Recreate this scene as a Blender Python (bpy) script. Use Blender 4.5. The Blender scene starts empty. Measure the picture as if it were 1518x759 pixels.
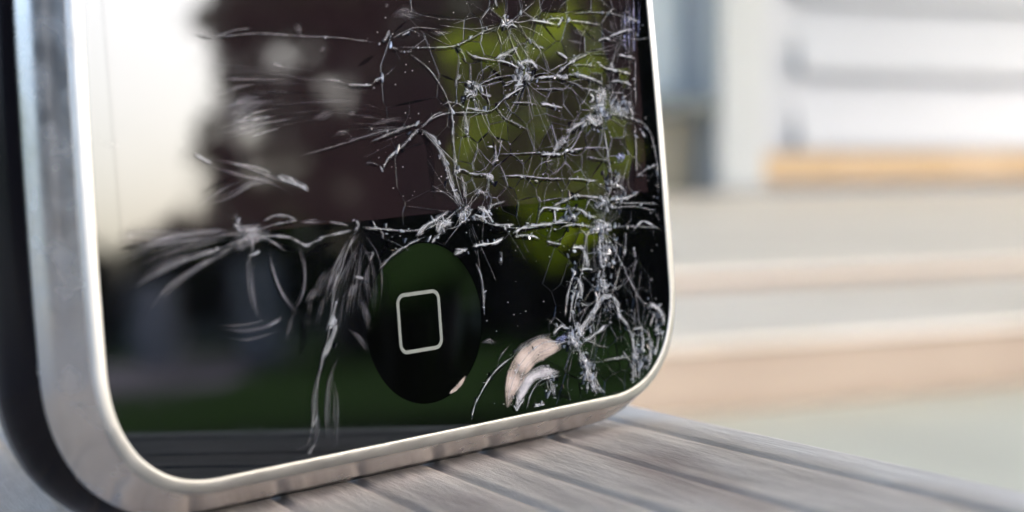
import bpy, bmesh, math, random
from mathutils import Vector, Matrix, noise

random.seed(7)
sc = bpy.context.scene
C = sc.collection
R = math.radians

# ------------------------------------------------------------------ camera
PITCH = 3.3
CAM_Z = 0.194
cam_d = bpy.data.cameras.new('camera')
cam = bpy.data.objects.new('camera', cam_d); C.objects.link(cam)
cam.location = (0, 0, CAM_Z); cam.rotation_euler = (R(90 - PITCH), 0, 0)
cam_d.sensor_width = 36; cam_d.lens = 72.9
cam_d.clip_start = 0.01; cam_d.clip_end = 500
cam_d.dof.use_dof = True; cam_d.dof.focus_distance = 0.146; cam_d.dof.aperture_fstop = 33
sc.camera = cam
CM = Matrix.Translation((0, 0, CAM_Z)) @ Matrix.Rotation(R(90 - PITCH), 4, 'X')

# ------------------------------------------------------------------ sky, sun, exposure
SUN_EL, SUN_AZ = 33.0, 89.0           # azimuth clockwise from +Y (straight ahead)
w = bpy.data.worlds.new('World'); sc.world = w; w.use_nodes = True
nt = w.node_tree; nt.nodes.clear()
sky = nt.nodes.new('ShaderNodeTexSky'); sky.sky_type = 'NISHITA'; sky.sun_disc = False
sky.sun_elevation = R(SUN_EL); sky.sun_rotation = R(SUN_AZ)
sky.air_density = 0.6; sky.dust_density = 4.0; sky.ozone_density = 1.0
bg = nt.nodes.new('ShaderNodeBackground'); bg.inputs[1].default_value = 0.15
wo = nt.nodes.new('ShaderNodeOutputWorld')
nt.links.new(sky.outputs[0], bg.inputs[0]); nt.links.new(bg.outputs[0], wo.inputs[0])
sd = bpy.data.lights.new('sun', 'SUN'); sd.energy = 5.0; sd.angle = R(0.6); sd.color = (1, .95, .87)
so = bpy.data.objects.new('sun', sd); C.objects.link(so)
sv = Vector((math.sin(R(SUN_AZ)) * math.cos(R(SUN_EL)), math.cos(R(SUN_AZ)) * math.cos(R(SUN_EL)), math.sin(R(SUN_EL))))
so.rotation_euler = sv.to_track_quat('Z', 'Y').to_euler()
sc.view_settings.view_transform = 'Standard'; sc.view_settings.look = 'None'
sc.view_settings.exposure = 2.66; sc.view_settings.gamma = 1.0
sc.view_settings.use_curve_mapping = False
sc.cycles.max_bounces = 8; sc.cycles.transparent_max_bounces = 32
sc.cycles.sample_clamp_indirect = 10

# ------------------------------------------------------------------ helpers
def tag(o, label=None, cat=None, group=None, kind=None):
    if label: o['label'] = label
    if cat: o['category'] = cat
    if group: o['group'] = group
    if kind: o['kind'] = kind
    return o

def obj(name, bm, m, parent=None, smooth=False, mat=None):
    me = bpy.data.meshes.new(name); bm.to_mesh(me); bm.free()
    if smooth:
        for p in me.polygons: p.use_smooth = True
    if m: me.materials.append(m)
    o = bpy.data.objects.new(name, me); C.objects.link(o)
    if parent: o.parent = parent
    if mat is not None: o.matrix_basis = mat
    return o

def empty(name, loc=(0, 0, 0), rz=0):
    o = bpy.data.objects.new(name, None); C.objects.link(o)
    o.location = loc; o.rotation_euler = (0, 0, rz); o.empty_display_size = .05
    return o

def box(bm, x0, x1, y0, y1, z0, z1, bev=0):
    r = bmesh.ops.create_cube(bm, size=1)
    for v in r['verts']:
        v.co = Vector(((x0 + x1) / 2 + v.co.x * (x1 - x0), (y0 + y1) / 2 + v.co.y * (y1 - y0), (z0 + z1) / 2 + v.co.z * (z1 - z0)))
    if bev:
        es = list({e for v in r['verts'] for e in v.link_edges})
        bmesh.ops.bevel(bm, geom=es, offset=bev, segments=2, affect='EDGES', profile=.6)

def newmat(name):
    m = bpy.data.materials.new(name); m.use_nodes = True
    n = m.node_tree; return m, n, n.nodes['Principled BSDF'], n.nodes['Material Output']

def simple(name, col, rough=.6, metal=0, ior=1.5, nscale=0, namt=.15, bump=0, stretch=(1, 1, 1), detail=6):
    m, n, b, o = newmat(name)
    b.inputs['Base Color'].default_value = (*col, 1); b.inputs['Roughness'].default_value = rough
    b.inputs['Metallic'].default_value = metal; b.inputs['IOR'].default_value = ior
    if nscale:
        tc = n.nodes.new('ShaderNodeTexCoord'); mp = n.nodes.new('ShaderNodeMapping'); mp.inputs['Scale'].default_value = stretch
        t = n.nodes.new('ShaderNodeTexNoise'); t.inputs['Scale'].default_value = nscale; t.inputs['Detail'].default_value = detail
        n.links.new(tc.outputs['Object'], mp.inputs[0]); n.links.new(mp.outputs[0], t.inputs['Vector'])
        r = n.nodes.new('ShaderNodeValToRGB')
        r.color_ramp.elements[0].position = .3; r.color_ramp.elements[1].position = .7
        r.color_ramp.elements[0].color = (*[c * (1 - namt) for c in col], 1)
        r.color_ramp.elements[1].color = (*[min(1, c * (1 + namt)) for c in col], 1)
        n.links.new(t.outputs['Fac'], r.inputs[0]); n.links.new(r.outputs[0], b.inputs['Base Color'])
        if bump:
            bp = n.nodes.new('ShaderNodeBump'); bp.inputs['Strength'].default_value = .6; bp.inputs['Distance'].default_value = bump
            n.links.new(t.outputs['Fac'], bp.inputs['Height']); n.links.new(bp.outputs[0], b.inputs['Normal'])
    return m

# ------------------------------------------------------------------ frames taken from the fitted camera (mm in the phone's own frame)
PR = Matrix(((0.6832430742, -0.0713428719, 0.7266973504),
             (0.0866220214, 0.9961070711, 0.0163501923),
             (-0.7250348453, 0.0517768378, 0.6867631558)))
PT = Vector((-5.373, -12.141, -142.697))
PH = Matrix.Translation(PT / 1000) @ PR.to_4x4()
PHW = CM @ PH                                   # phone frame (u, v, n) in metres -> world
N = Vector((-0.07999659, 0.99584156, 0.04359059)).normalized()
G = Vector(((-300 - 759) / 3074.3, (379.5 - 330) / 3074.3, -1)).normalized()
G = (G - N * G.dot(N)).normalized()
E = N.cross(G)
CT = PT + PR @ Vector((0, -3.30, -6))
TB = Matrix((( -E.x, G.x, N.x, CT.x / 1000), (-E.y, G.y, N.y, CT.y / 1000), (-E.z, G.z, N.z, CT.z / 1000), (0, 0, 0, 1)))
TBW = CM @ TB                                   # board frame: x across (towards the far edge), y along the grain, z up

# ------------------------------------------------------------------ materials
def wood_mat(name, dark, light, long_axis='Y', sc1=1.0, rough=.75, bump=.0003):
    m, n, b, o = newmat(name)
    tc = n.nodes.new('ShaderNodeTexCoord'); mp = n.nodes.new('ShaderNodeMapping')
    s = {'Y': (1, .11, 1), 'X': (.05, 1, 1)}[long_axis]
    mp.inputs['Scale'].default_value = s
    n.links.new(tc.outputs['Object'], mp.inputs[0])
    t1 = n.nodes.new('ShaderNodeTexNoise'); t1.inputs['Scale'].default_value = 420 * sc1; t1.inputs['Detail'].default_value = 8; t1.inputs['Roughness'].default_value = .65
    t2 = n.nodes.new('ShaderNodeTexNoise'); t2.inputs['Scale'].default_value = 60 * sc1; t2.inputs['Detail'].default_value = 4
    n.links.new(mp.outputs[0], t1.inputs['Vector']); n.links.new(tc.outputs['Object'], t2.inputs['Vector'])
    mx = n.nodes.new('ShaderNodeMath'); mx.operation = 'MULTIPLY_ADD'; mx.inputs[1].default_value = .6; 
    mm = n.nodes.new('ShaderNodeMath'); mm.operation = 'MULTIPLY'; mm.inputs[1].default_value = .4
    n.links.new(t2.outputs['Fac'], mm.inputs[0]); n.links.new(t1.outputs['Fac'], mx.inputs[0]); n.links.new(mm.outputs[0], mx.inputs[2])
    r = n.nodes.new('ShaderNodeValToRGB')
    r.color_ramp.elements[0].position = .36; r.color_ramp.elements[1].position = .62
    r.color_ramp.elements[0].color = (*dark, 1); r.color_ramp.elements[1].color = (*light, 1)
    n.links.new(mx.outputs[0], r.inputs[0]); n.links.new(r.outputs[0], b.inputs['Base Color'])
    b.inputs['Roughness'].default_value = rough
    bp = n.nodes.new('ShaderNodeBump'); bp.inputs['Strength'].default_value = .5; bp.inputs['Distance'].default_value = bump
    n.links.new(t1.outputs['Fac'], bp.inputs['Height']); n.links.new(bp.outputs[0], b.inputs['Normal'])
    return m

M_board = wood_mat('weathered_wood', (.34, .31, .30), (.58, .55, .535))
M_board_edge = wood_mat('weathered_wood_worn_edge', (.42, .365, .32), (.67, .60, .535), 'Y', 1.25, .75, .0005)
def lit_edge_stains(m):
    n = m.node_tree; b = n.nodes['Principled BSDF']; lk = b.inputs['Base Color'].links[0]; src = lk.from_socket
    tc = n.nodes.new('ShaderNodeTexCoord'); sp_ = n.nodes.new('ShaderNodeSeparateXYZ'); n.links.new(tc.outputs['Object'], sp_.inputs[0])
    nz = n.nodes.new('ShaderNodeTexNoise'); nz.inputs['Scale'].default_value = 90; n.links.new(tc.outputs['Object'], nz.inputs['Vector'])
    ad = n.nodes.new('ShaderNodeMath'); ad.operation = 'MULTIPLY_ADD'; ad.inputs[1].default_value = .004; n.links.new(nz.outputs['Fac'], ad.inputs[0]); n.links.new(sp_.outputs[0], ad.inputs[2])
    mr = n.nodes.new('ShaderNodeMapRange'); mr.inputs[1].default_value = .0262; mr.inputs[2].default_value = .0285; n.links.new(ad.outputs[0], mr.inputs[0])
    mx = n.nodes.new('ShaderNodeMix'); mx.data_type = 'RGBA'; mx.inputs[7].default_value = (.74, .70, .66, 1)  # light on the far edge painted in as a paler strip
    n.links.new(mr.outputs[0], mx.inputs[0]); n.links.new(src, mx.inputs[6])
    # dirt and a few reddish stains lying in the grain
    st = n.nodes.new('ShaderNodeTexNoise'); st.inputs['Scale'].default_value = 55; st.inputs['Detail'].default_value = 5
    mp = n.nodes.new('ShaderNodeMapping'); mp.inputs['Scale'].default_value = (1.6, .35, 1); n.links.new(tc.outputs['Object'], mp.inputs[0]); n.links.new(mp.outputs[0], st.inputs['Vector'])
    m2 = n.nodes.new('ShaderNodeMapRange'); m2.inputs[1].default_value = .56; m2.inputs[2].default_value = .70; m2.inputs[4].default_value = .55; n.links.new(st.outputs['Fac'], m2.inputs[0])
    mx2 = n.nodes.new('ShaderNodeMix'); mx2.data_type = 'RGBA'; mx2.inputs[7].default_value = (.22, .15, .13, 1)
    n.links.new(m2.outputs[0], mx2.inputs[0]); n.links.new(mx.outputs[2], mx2.inputs[6]); n.links.new(mx2.outputs[2], b.inputs['Base Color'])
lit_edge_stains(M_board_edge)
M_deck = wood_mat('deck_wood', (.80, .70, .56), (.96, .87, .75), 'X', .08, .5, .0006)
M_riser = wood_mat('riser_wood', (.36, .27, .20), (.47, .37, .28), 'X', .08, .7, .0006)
M_sill = wood_mat('sill_wood', (.50, .34, .17), (.64, .47, .29), 'X', .1, .6, .0003)
M_siding = simple('white_siding', (.47, .50, .54), .45, nscale=4, namt=.03)
M_trim = simple('white_trim', (.48, .51, .51), .45, nscale=5, namt=.04)
M_patio = simple('pale_concrete', (.70, .68, .56), .85, nscale=6, namt=.1, bump=.002)
M_lawn = simple('lawn_green', (.016, .040, .005), .9, nscale=3, namt=.4, ior=1.02)
M_path = simple('path_grey', (.16, .14, .16), .9, nscale=4, namt=.1, ior=1.02)
M_bark = simple('bark', (.07, .05, .04), .9, nscale=30, namt=.4, bump=.01)
M_house2 = simple('far_house_wall', (.85, .84, .82), .8, nscale=2, namt=.1)
M_roof = simple('roof_grey', (.12, .11, .11), .8, nscale=8, namt=.2)
M_frame = simple('window_frame_grey', (.45, .50, .52), .4)
M_pane = simple('window_pane', (.02, .025, .03), .05, ior=1.5)
M_blind = simple('window_blind', (.66, .72, .73), .7, nscale=3, namt=.06)
M_box = simple('planter_brown', (.10, .085, .05), .7, nscale=10, namt=.3)

def leaf_mat(name, col):
    m, n, b, o = newmat(name)
    b.inputs['Base Color'].default_value = (*col, 1); b.inputs['Roughness'].default_value = .5
    tr = n.nodes.new('ShaderNodeBsdfTranslucent'); tr.inputs[0].default_value = (col[0] * 1.6, col[1] * 1.6, col[2] * .8, 1)
    mx = n.nodes.new('ShaderNodeMixShader'); mx.inputs[0].default_value = .5
    n.links.new(b.outputs[0], mx.inputs[1]); n.links.new(tr.outputs[0], mx.inputs[2]); n.links.new(mx.outputs[0], o.inputs[0])
    return m
M_leaf_dark = leaf_mat('leaf_dark', (.03, .045, .015))
M_leaf_lime = leaf_mat('leaf_lime', (.40, .48, .03))

# phone materials
def chrome(name, col, r0, r1):
    m, n, b, o = newmat(name)
    b.inputs['Base Color'].default_value = (*col, 1); b.inputs['Metallic'].default_value = 1
    tc = n.nodes.new('ShaderNodeTexCoord')
    t = n.nodes.new('ShaderNodeTexNoise'); t.inputs['Scale'].default_value = 500; t.inputs['Detail'].default_value = 5
    n.links.new(tc.outputs['Object'], t.inputs['Vector'])
    mr = n.nodes.new('ShaderNodeMapRange'); mr.inputs[1].default_value = .35; mr.inputs[2].default_value = .75
    mr.inputs[3].default_value = r0; mr.inputs[4].default_value = r1
    n.links.new(t.outputs['Fac'], mr.inputs[0]); n.links.new(mr.outputs[0], b.inputs['Roughness'])
    mp = n.nodes.new('ShaderNodeMapping'); mp.inputs['Scale'].default_value = (1, 1, .2)
    t2 = n.nodes.new('ShaderNodeTexNoise'); t2.inputs['Scale'].default_value = 900; t2.inputs['Detail'].default_value = 4
    n.links.new(tc.outputs['Object'], mp.inputs[0]); n.links.new(mp.outputs[0], t2.inputs['Vector'])
    bp = n.nodes.new('ShaderNodeBump'); bp.inputs['Strength'].default_value = .05; bp.inputs['Distance'].default_value = .0001
    n.links.new(t2.outputs['Fac'], bp.inputs['Height']); n.links.new(bp.outputs[0], b.inputs['Normal'])
    return m
M_chrome = chrome('polished_steel', (.56, .53, .50), .20, .32)
M_lip = chrome('satin_steel', (.38, .38, .36), .34, .5)
M_black = simple('black_plastic', (.004, .003, .004), .16, ior=1.3)

def glass(name, border, display=None, ior=1.62, smear=.08):
    m, n, b, o = newmat(name)
    b.inputs['Base Color'].default_value = (*border, 1); b.inputs['IOR'].default_value = ior
    b.inputs['Specular Tint'].default_value = (.76, .87, 1.0, 1)      # blue tint put into the reflections to cool the warm sky
    tc = n.nodes.new('ShaderNodeTexCoord')
    t = n.nodes.new('ShaderNodeTexNoise'); t.inputs['Scale'].default_value = 160; t.inputs['Detail'].default_value = 6; t.inputs['Distortion'].default_value = .6
    n.links.new(tc.outputs['Object'], t.inputs['Vector'])
    mr = n.nodes.new('ShaderNodeMapRange'); mr.inputs[1].default_value = .4; mr.inputs[2].default_value = .8
    mr.inputs[3].default_value = .015; mr.inputs[4].default_value = smear
    n.links.new(t.outputs['Fac'], mr.inputs[0]); n.links.new(mr.outputs[0], b.inputs['Roughness'])
    if display:          # the display lies under part of this pane
        sp_ = n.nodes.new('ShaderNodeSeparateXYZ'); n.links.new(tc.outputs['Object'], sp_.inputs[0])
        g1 = n.nodes.new('ShaderNodeMath'); g1.operation = 'GREATER_THAN'; g1.inputs[1].default_value = .0150
        n.links.new(sp_.outputs[1], g1.inputs[0])
        ab = n.nodes.new('ShaderNodeMath'); ab.operation = 'ABSOLUTE'; n.links.new(sp_.outputs[0], ab.inputs[0])
        g2 = n.nodes.new('ShaderNodeMath'); g2.operation = 'LESS_THAN'; g2.inputs[1].default_value = .0247
        n.links.new(ab.outputs[0], g2.inputs[0])
        g3 = n.nodes.new('ShaderNodeMath'); g3.operation = 'MULTIPLY'; n.links.new(g1.outputs[0], g3.inputs[0]); n.links.new(g2.outputs[0], g3.inputs[1])
        mc = n.nodes.new('ShaderNodeMix'); mc.data_type = 'RGBA'
        n.links.new(g3.outputs[0], mc.inputs[0]); mc.inputs[6].default_value = (*border, 1); mc.inputs[7].default_value = (*display, 1)
        n.links.new(mc.outputs[2], b.inputs['Base Color'])
    return m
M_glass = glass('black_glass', (.0012, .0012, .0015))
M_display = glass('dark_display', (.012, .0072, .0082))
M_shard = glass('shard_glass', (.0012, .0012, .0015), (.011, .0072, .0085), smear=.06)
M_button = glass('button_black', (.001, .001, .001), None, 1.6, .05)
M_mark = simple('button_mark_grey', (.10, .115, .10), .5)

def crack_mat(name, kind):
    m, n, b, o = newmat(name)
    uv = n.nodes.new('ShaderNodeUVMap'); uv.uv_map = 'UVMap'
    sep = n.nodes.new('ShaderNodeSeparateXYZ'); n.links.new(uv.outputs[0], sep.inputs[0])
    at = n.nodes.new('ShaderNodeAttribute'); at.attribute_name = 'strength'
    def math_(op, a, b2=None, c=None):
        x = n.nodes.new('ShaderNodeMath'); x.operation = op
        for i, q in enumerate((a, b2, c)):
            if q is None: continue
            if isinstance(q, (int, float)): x.inputs[i].default_value = q
            else: n.links.new(q, x.inputs[i])
        return x.outputs[0]
    v = math_('ABSOLUTE', math_('MULTIPLY_ADD', sep.outputs[1], 2.0, -1.0))
    tc = n.nodes.new('ShaderNodeTexCoord')
    t = n.nodes.new('ShaderNodeTexNoise'); t.inputs['Detail'].default_value = 7; t.inputs['Roughness'].default_value = .7
    n.links.new(tc.outputs['Object'], t.inputs['Vector'])
    t.inputs['Scale'].default_value = {'w': 2200, 's': 900, 'd': 900, 't': 900, 'p': 900, 'b': 2500}[kind]
    soft = {'w': 1.2, 's': 1.0, 'd': 1.0, 't': 3.0, 'p': 1.6, 'b': 1.2}[kind]
    fall = math_('POWER', math_('SUBTRACT', 1.0, v), 1 / soft)
    lo, hi = {'w': (.34, .64), 's': (.0, .7), 'd': (.1, .6), 't': (.0, .5), 'p': (.05, .55), 'b': (.3, .6)}[kind]
    mr = n.nodes.new('ShaderNodeMapRange'); mr.inputs[1].default_value = lo; mr.inputs[2].default_value = hi
    n.links.new(t.outputs['Fac'], mr.inputs[0])
    if kind == 'w':      # an unbroken fine core with frosting that comes and goes beside it
        core = n.nodes.new('ShaderNodeMapRange'); core.inputs[1].default_value = .15; core.inputs[2].default_value = .55
        core.inputs[3].default_value = .75; core.inputs[4].default_value = 0
        n.links.new(v, core.inputs[0])
        body = math_('MAXIMUM', math_('MULTIPLY', mr.outputs[0], fall), core.outputs[0])
    else: body = math_('MULTIPLY', mr.outputs[0], fall)
    a = math_('MULTIPLY', body, at.outputs['Fac'])
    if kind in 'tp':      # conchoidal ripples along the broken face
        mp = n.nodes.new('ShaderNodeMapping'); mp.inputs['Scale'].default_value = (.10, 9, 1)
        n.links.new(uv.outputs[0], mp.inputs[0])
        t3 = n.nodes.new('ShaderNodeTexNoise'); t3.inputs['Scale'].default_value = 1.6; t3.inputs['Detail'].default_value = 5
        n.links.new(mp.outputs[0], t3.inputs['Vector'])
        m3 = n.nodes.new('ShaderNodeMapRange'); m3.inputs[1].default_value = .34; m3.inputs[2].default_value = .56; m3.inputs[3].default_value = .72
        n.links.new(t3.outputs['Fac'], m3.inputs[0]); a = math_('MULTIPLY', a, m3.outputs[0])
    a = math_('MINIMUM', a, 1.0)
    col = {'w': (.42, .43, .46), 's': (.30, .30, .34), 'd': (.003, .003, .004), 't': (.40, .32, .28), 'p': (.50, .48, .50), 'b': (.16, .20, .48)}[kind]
    b.inputs['Base Color'].default_value = (*col, 1)
    b.inputs['Roughness'].default_value = {'w': .2, 's': .3, 'd': .9, 't': .3, 'p': .25, 'b': .25}[kind]
    if kind == 'd': b.inputs['IOR'].default_value = 1.02
    if kind in 'wb':
        b.inputs['IOR'].default_value = 1.9
        t4 = n.nodes.new('ShaderNodeTexNoise'); t4.inputs['Scale'].default_value = 5200
        n.links.new(tc.outputs['Object'], t4.inputs['Vector'])
        bp = n.nodes.new('ShaderNodeBump'); bp.inputs['Strength'].default_value = 1; bp.inputs['Distance'].default_value = .0002
        n.links.new(t4.outputs['Fac'], bp.inputs['Height']); n.links.new(bp.outputs[0], b.inputs['Normal'])
    tr = n.nodes.new('ShaderNodeBsdfTransparent'); mx = n.nodes.new('ShaderNodeMixShader')
    n.links.new(a, mx.inputs[0]); n.links.new(tr.outputs[0], mx.inputs[1]); n.links.new(b.outputs[0], mx.inputs[2])
    n.links.new(mx.outputs[0], o.inputs[0])
    return m
MC = {k: crack_mat('fracture_' + {'w': 'frosted', 's': 'streak', 'd': 'dark', 't': 'tan', 'p': 'pale', 'b': 'blue'}[k], k) for k in 'wsdtbp'}
M_splint = simple('glass_splinter_clear', (.55, .56, .58), .15, metal=.5, ior=1.5)
M_splint_clear = simple('glass_splinter_frosted', (.30, .31, .33), .3, metal=.1, ior=1.6)
M_splint_dark = simple('glass_splinter_dark', (.004, .005, .008), .06, ior=1.6)
M_dust = simple('dust_speck', (.45, .45, .43), .8)

# ------------------------------------------------------------------ setting: ground
def sheet(name, x0, x1, y0, y1, z, m, n_=1):
    bm = bmesh.new()
    vs = [bm.verts.new(p) for p in ((x0, y0, z), (x1, y0, z), (x1, y1, z), (x0, y1, z))]
    bm.faces.new(vs)
    return tag(obj(name, bm, m), kind='structure')
sheet('lawn', -150, 200, -150, 150, -.004, M_lawn)
sheet('patio', -6, 2.4, -3, 4.9, 0, M_patio)
sheet('garden_path', 5.6, 10.5, -60, -.35, 0.0, M_path)

# ------------------------------------------------------------------ deck behind: boards and risers
YAW = Matrix.Rotation(R(33), 4, 'Z')
deck = empty('wooden_deck'); deck.matrix_basis = YAW
tag(deck, 'low pale timber deck with a step below the white house wall', 'deck')
zA, zB = CAM_Z - .125, CAM_Z - .141
yA, yB, yW = 2.02 * .75, 1.50 * .75, 4.80 * .75
def board(name, x0, x1, y0, y1, z0, z1, m, parent, bev=.006):
    bm = bmesh.new(); box(bm, x0, x1, y0, y1, z0, z1, bev); return obj(name, bm, m, parent)
y = yA; k = 0
while y < yW - .02:
    y2 = min(y + .174, yW - .012)
    board('deck_board', -.5, 6.4, y, y2, zA - .008, zA, M_deck, deck); y += .180; k += 1
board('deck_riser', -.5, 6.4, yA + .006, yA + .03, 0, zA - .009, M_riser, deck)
board('step_board', -.5, 6.4, yB, yB + .19, zB - .007, zB, M_deck, deck)
board('step_board', -.5, 6.4, yB + .196, yA + .003, zB - .030, zB, M_deck, deck)
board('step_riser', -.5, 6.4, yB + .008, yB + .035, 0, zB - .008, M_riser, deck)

# ------------------------------------------------------------------ house wall with clapboards, corner trim, window, sill board
house = empty('house_wall'); house.matrix_basis = YAW
tag(house, 'white clapboard house wall with pale corner post and an orange wood base board', 'house wall')
YH = 4.86 * .75
SN, CS = math.sin(R(33)), math.cos(R(33))
def px(x):          # wall coordinate of a sight line at this bearing
    q = (x - 759) / 3074.3; t = YH / (CS - SN * q); return t * (q * CS + SN)
def pz(y): return CAM_Z + (202.5 - y) / 3074.3 * 4.95
# core wall right of the window opening, and above/left of it
def hpart(name, x0, x1, y0, y1, z0, z1, m, bev=0.003): return board(name, x0, x1, y0, y1, z0, z1, m, house, bev)
WX0, WX1 = px(640), px(1052)
hpart('core_wall', WX1, 6.4, YH + .03, YH + .18, 0, 2.74, M_siding)
hpart('core_wall', .6, WX0, YH + .03, YH + .18, 0, 2.74, M_siding)
hpart('core_wall', WX0 + .001, WX1 - .001, YH + .03, YH + .18, 1.55, 2.74, M_siding)
hpart('corner_post', px(1052), px(1119), YH - .035, YH + .029, CAM_Z - .12, 2.74, M_trim, .006)
hpart('side_trim', px(1121), px(1176), YH + .0, YH + .029, pz(225), 2.74, M_siding, .004)
lap = (pz(0) - pz(106))
z = pz(218)
while z < 2.6:
    for xa, xb in ((px(1176) + .002, 6.4), (.6, WX0 - .1)):
        bm = bmesh.new()
        pr = [(0, 0), (.0, lap - .013), (-.008, lap - .013), (-.055, 0)]
        v0 = [bm.verts.new((xa, YH + .028 + a, z + b)) for a, b in pr]; v1 = [bm.verts.new((xb, YH + .028 + a, z + b)) for a, b in pr]
        for i in range(4):
            j = (i + 1) % 4; bm.faces.new((v0[i], v0[j], v1[j], v1[i]))
        bm.faces.new(v0); bm.faces.new(v1); bmesh.ops.recalc_face_normals(bm, faces=bm.faces)
        obj('clapboard', bm, M_siding, house)
    z += lap
hpart('base_board', px(1124), 6.4, YH - .012, YH + .027, pz(268), pz(226), M_sill, .006)
hpart('drip_board', px(1178), 6.4, YH - .004, YH + .026, pz(225), pz(219), M_siding, .002)
# window left of the post: frame, blind, pane, dark planter below
win = hpart('window', WX0, WX1, YH + .10, YH + .13, pz(150), 1.55, M_frame)
bm = bmesh.new(); box(bm, WX0 + .05, WX1 - .02, YH + .088, YH + .097, pz(143), 1.5); obj('pane', bm, M_blind, win)
hpart('window_sill', WX0, WX1 - .004, YH - .03, YH + .08, pz(170), pz(152), simple('sill_dark', (.12, .14, .13), .6))
hpart('lower_panel', WX0, WX1 - .004, YH + .04, YH + .08, 0, pz(172), simple('lower_panel_olive', (.22, .20, .15), .7, nscale=1.5, namt=.5))

# unseen roof slab, added to keep the sun off wall, deck and board
bm = bmesh.new(); box(bm, -3.6, 7.6, -2.2, 8, 2.75, 2.9)
roof = tag(obj('porch_roof', bm, M_siding), 'pale porch roof over the deck, out of the frame above', 'roof')

# ------------------------------------------------------------------ things across the lawn, seen in the glass
def tree(name, label, x, y, h, r, m, trunk_r, n_leaf, z0, leaf=.09, cat='tree', squash=1.0, seed=1, deep=1.0):
    rnd = random.Random(seed)
    t = empty(name, (x, y, 0)); tag(t, label, cat)
    bm = bmesh.new(); prev = None
    for i in range(9):
        q = i / 8; rr = trunk_r * (1 - .6 * q) + (trunk_r * .5 if i == 0 else 0)
        cx, cy = .12 * math.sin(q * 3 + seed), .1 * math.sin(q * 4 + 2 * seed)
        ring = [bm.verts.new((cx + rr * math.cos(a), cy + rr * math.sin(a), q * h * .8)) for a in [2 * math.pi * j / 12 for j in range(12)]]
        if prev:
            for j in range(12): bm.faces.new((prev[j], prev[(j + 1) % 12], ring[(j + 1) % 12], ring[j]))
        prev = ring
    for b in range(7):
        a = rnd.uniform(0, 6.28); zb = h * rnd.uniform(.35, .75); L = r * .8
        p0 = Vector((0, 0, zb)); p1 = Vector((math.cos(a) * L, math.sin(a) * L * squash, zb + L * .6)); d = (p1 - p0).normalized()
        s = d.orthogonal().normalized(); s2 = d.cross(s); rb = trunk_r * .35
        A = [bm.verts.new(p0 + (s * math.cos(c) + s2 * math.sin(c)) * rb) for c in (0, 1.57, 3.14, 4.71)]
        B = [bm.verts.new(p1 + (s * math.cos(c) + s2 * math.sin(c)) * rb * .3) for c in (0, 1.57, 3.14, 4.71)]
        for j in range(4): bm.faces.new((A[j], A[(j + 1) % 4], B[(j + 1) % 4], B[j]))
    obj('trunk', bm, M_bark, t, True)
    bm = bmesh.new()
    clumps = []
    for i in range(26):
        while True:
            p = Vector((rnd.uniform(-1, 1), rnd.uniform(-1, 1), rnd.uniform(-1, 1)))
            if p.length < 1: break
        clumps.append((Vector((p.x * r * deep, p.y * r * squash, z0 + (h - z0) * (.5 + .5 * p.z))), r * rnd.uniform(.28, .45)))
    for i in range(n_leaf):
        c, cr = clumps[i % 26]
        d = Vector((rnd.gauss(0, 1), rnd.gauss(0, 1), rnd.gauss(0, .8))) * cr * .5; d.x *= deep
        p = c + d; nrm = Vector((rnd.gauss(0, 1), rnd.gauss(0, 1), rnd.gauss(.3, 1))).normalized(); s = nrm.orthogonal().normalized(); s2 = nrm.cross(s)
        L = leaf * rnd.uniform(.6, 1.3)
        vs = [bm.verts.new(p + s * L), bm.verts.new(p + s2 * L * .5), bm.verts.new(p - s * L), bm.verts.new(p - s2 * L * .5)]
        bm.faces.new(vs)
    obj('crown', bm, m, t)
    return t
M_wallgrey = simple('garden_wall_grey', (.80, .70, .56), .8, nscale=1.2, namt=.4)
def hedge(label, x0, x1, y0, y1, h, n_leaf, leaf, seed):
    rnd = random.Random(seed); t = empty('hedge', ((x0 + x1) / 2, (y0 + y1) / 2, 0)); tag(t, label, 'hedge')
    a, b = (x1 - x0) / 2, (y1 - y0) / 2
    bm = bmesh.new(); box(bm, -a * .5, a * .5, -b * .96, b * .96, 0, h * .22); obj('twigs', bm, M_bark, t)
    bm = bmesh.new()
    for i in range(n_leaf):
        p = Vector((rnd.uniform(-a, a), rnd.uniform(-b, b), h * rnd.uniform(0, 1) ** .8 + .1 * math.sin(rnd.uniform(0, 6))))
        if noise.noise(Vector((p.y * 2.6, p.z * 2.6, seed * 1.7))) < rnd.uniform(-1.2, -.1): continue
        nrm = Vector((rnd.gauss(0, 1), rnd.gauss(0, 1), rnd.gauss(.3, 1))).normalized(); s = nrm.orthogonal().normalized(); s2 = nrm.cross(s)
        L = leaf * rnd.uniform(.6, 1.3)
        bm.faces.new([bm.verts.new(p + s * L), bm.verts.new(p + s2 * L * .5), bm.verts.new(p - s * L), bm.verts.new(p - s2 * L * .5)])
    obj('leaves', bm, M_leaf_dark, t)
hedge('tall dark hedge across the lawn, reflected in the middle of the glass', 11.0, 12.2, .08, 6.0, 2.2, 34000, .10, 4)
tree('leafy_tree', 'dark broad tree in front of the tall hedge', 9.6, -.02, 2.3, .46, M_leaf_dark, .10, 6500, .35, .055, seed=3)
tree('lime_shrub', 'tall lime green shrub in front of the tall dark hedge', 5.5, .56, .92, .19, M_leaf_lime, .015, 1300, .34, .05, 'shrub', seed=5, deep=.3)
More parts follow.
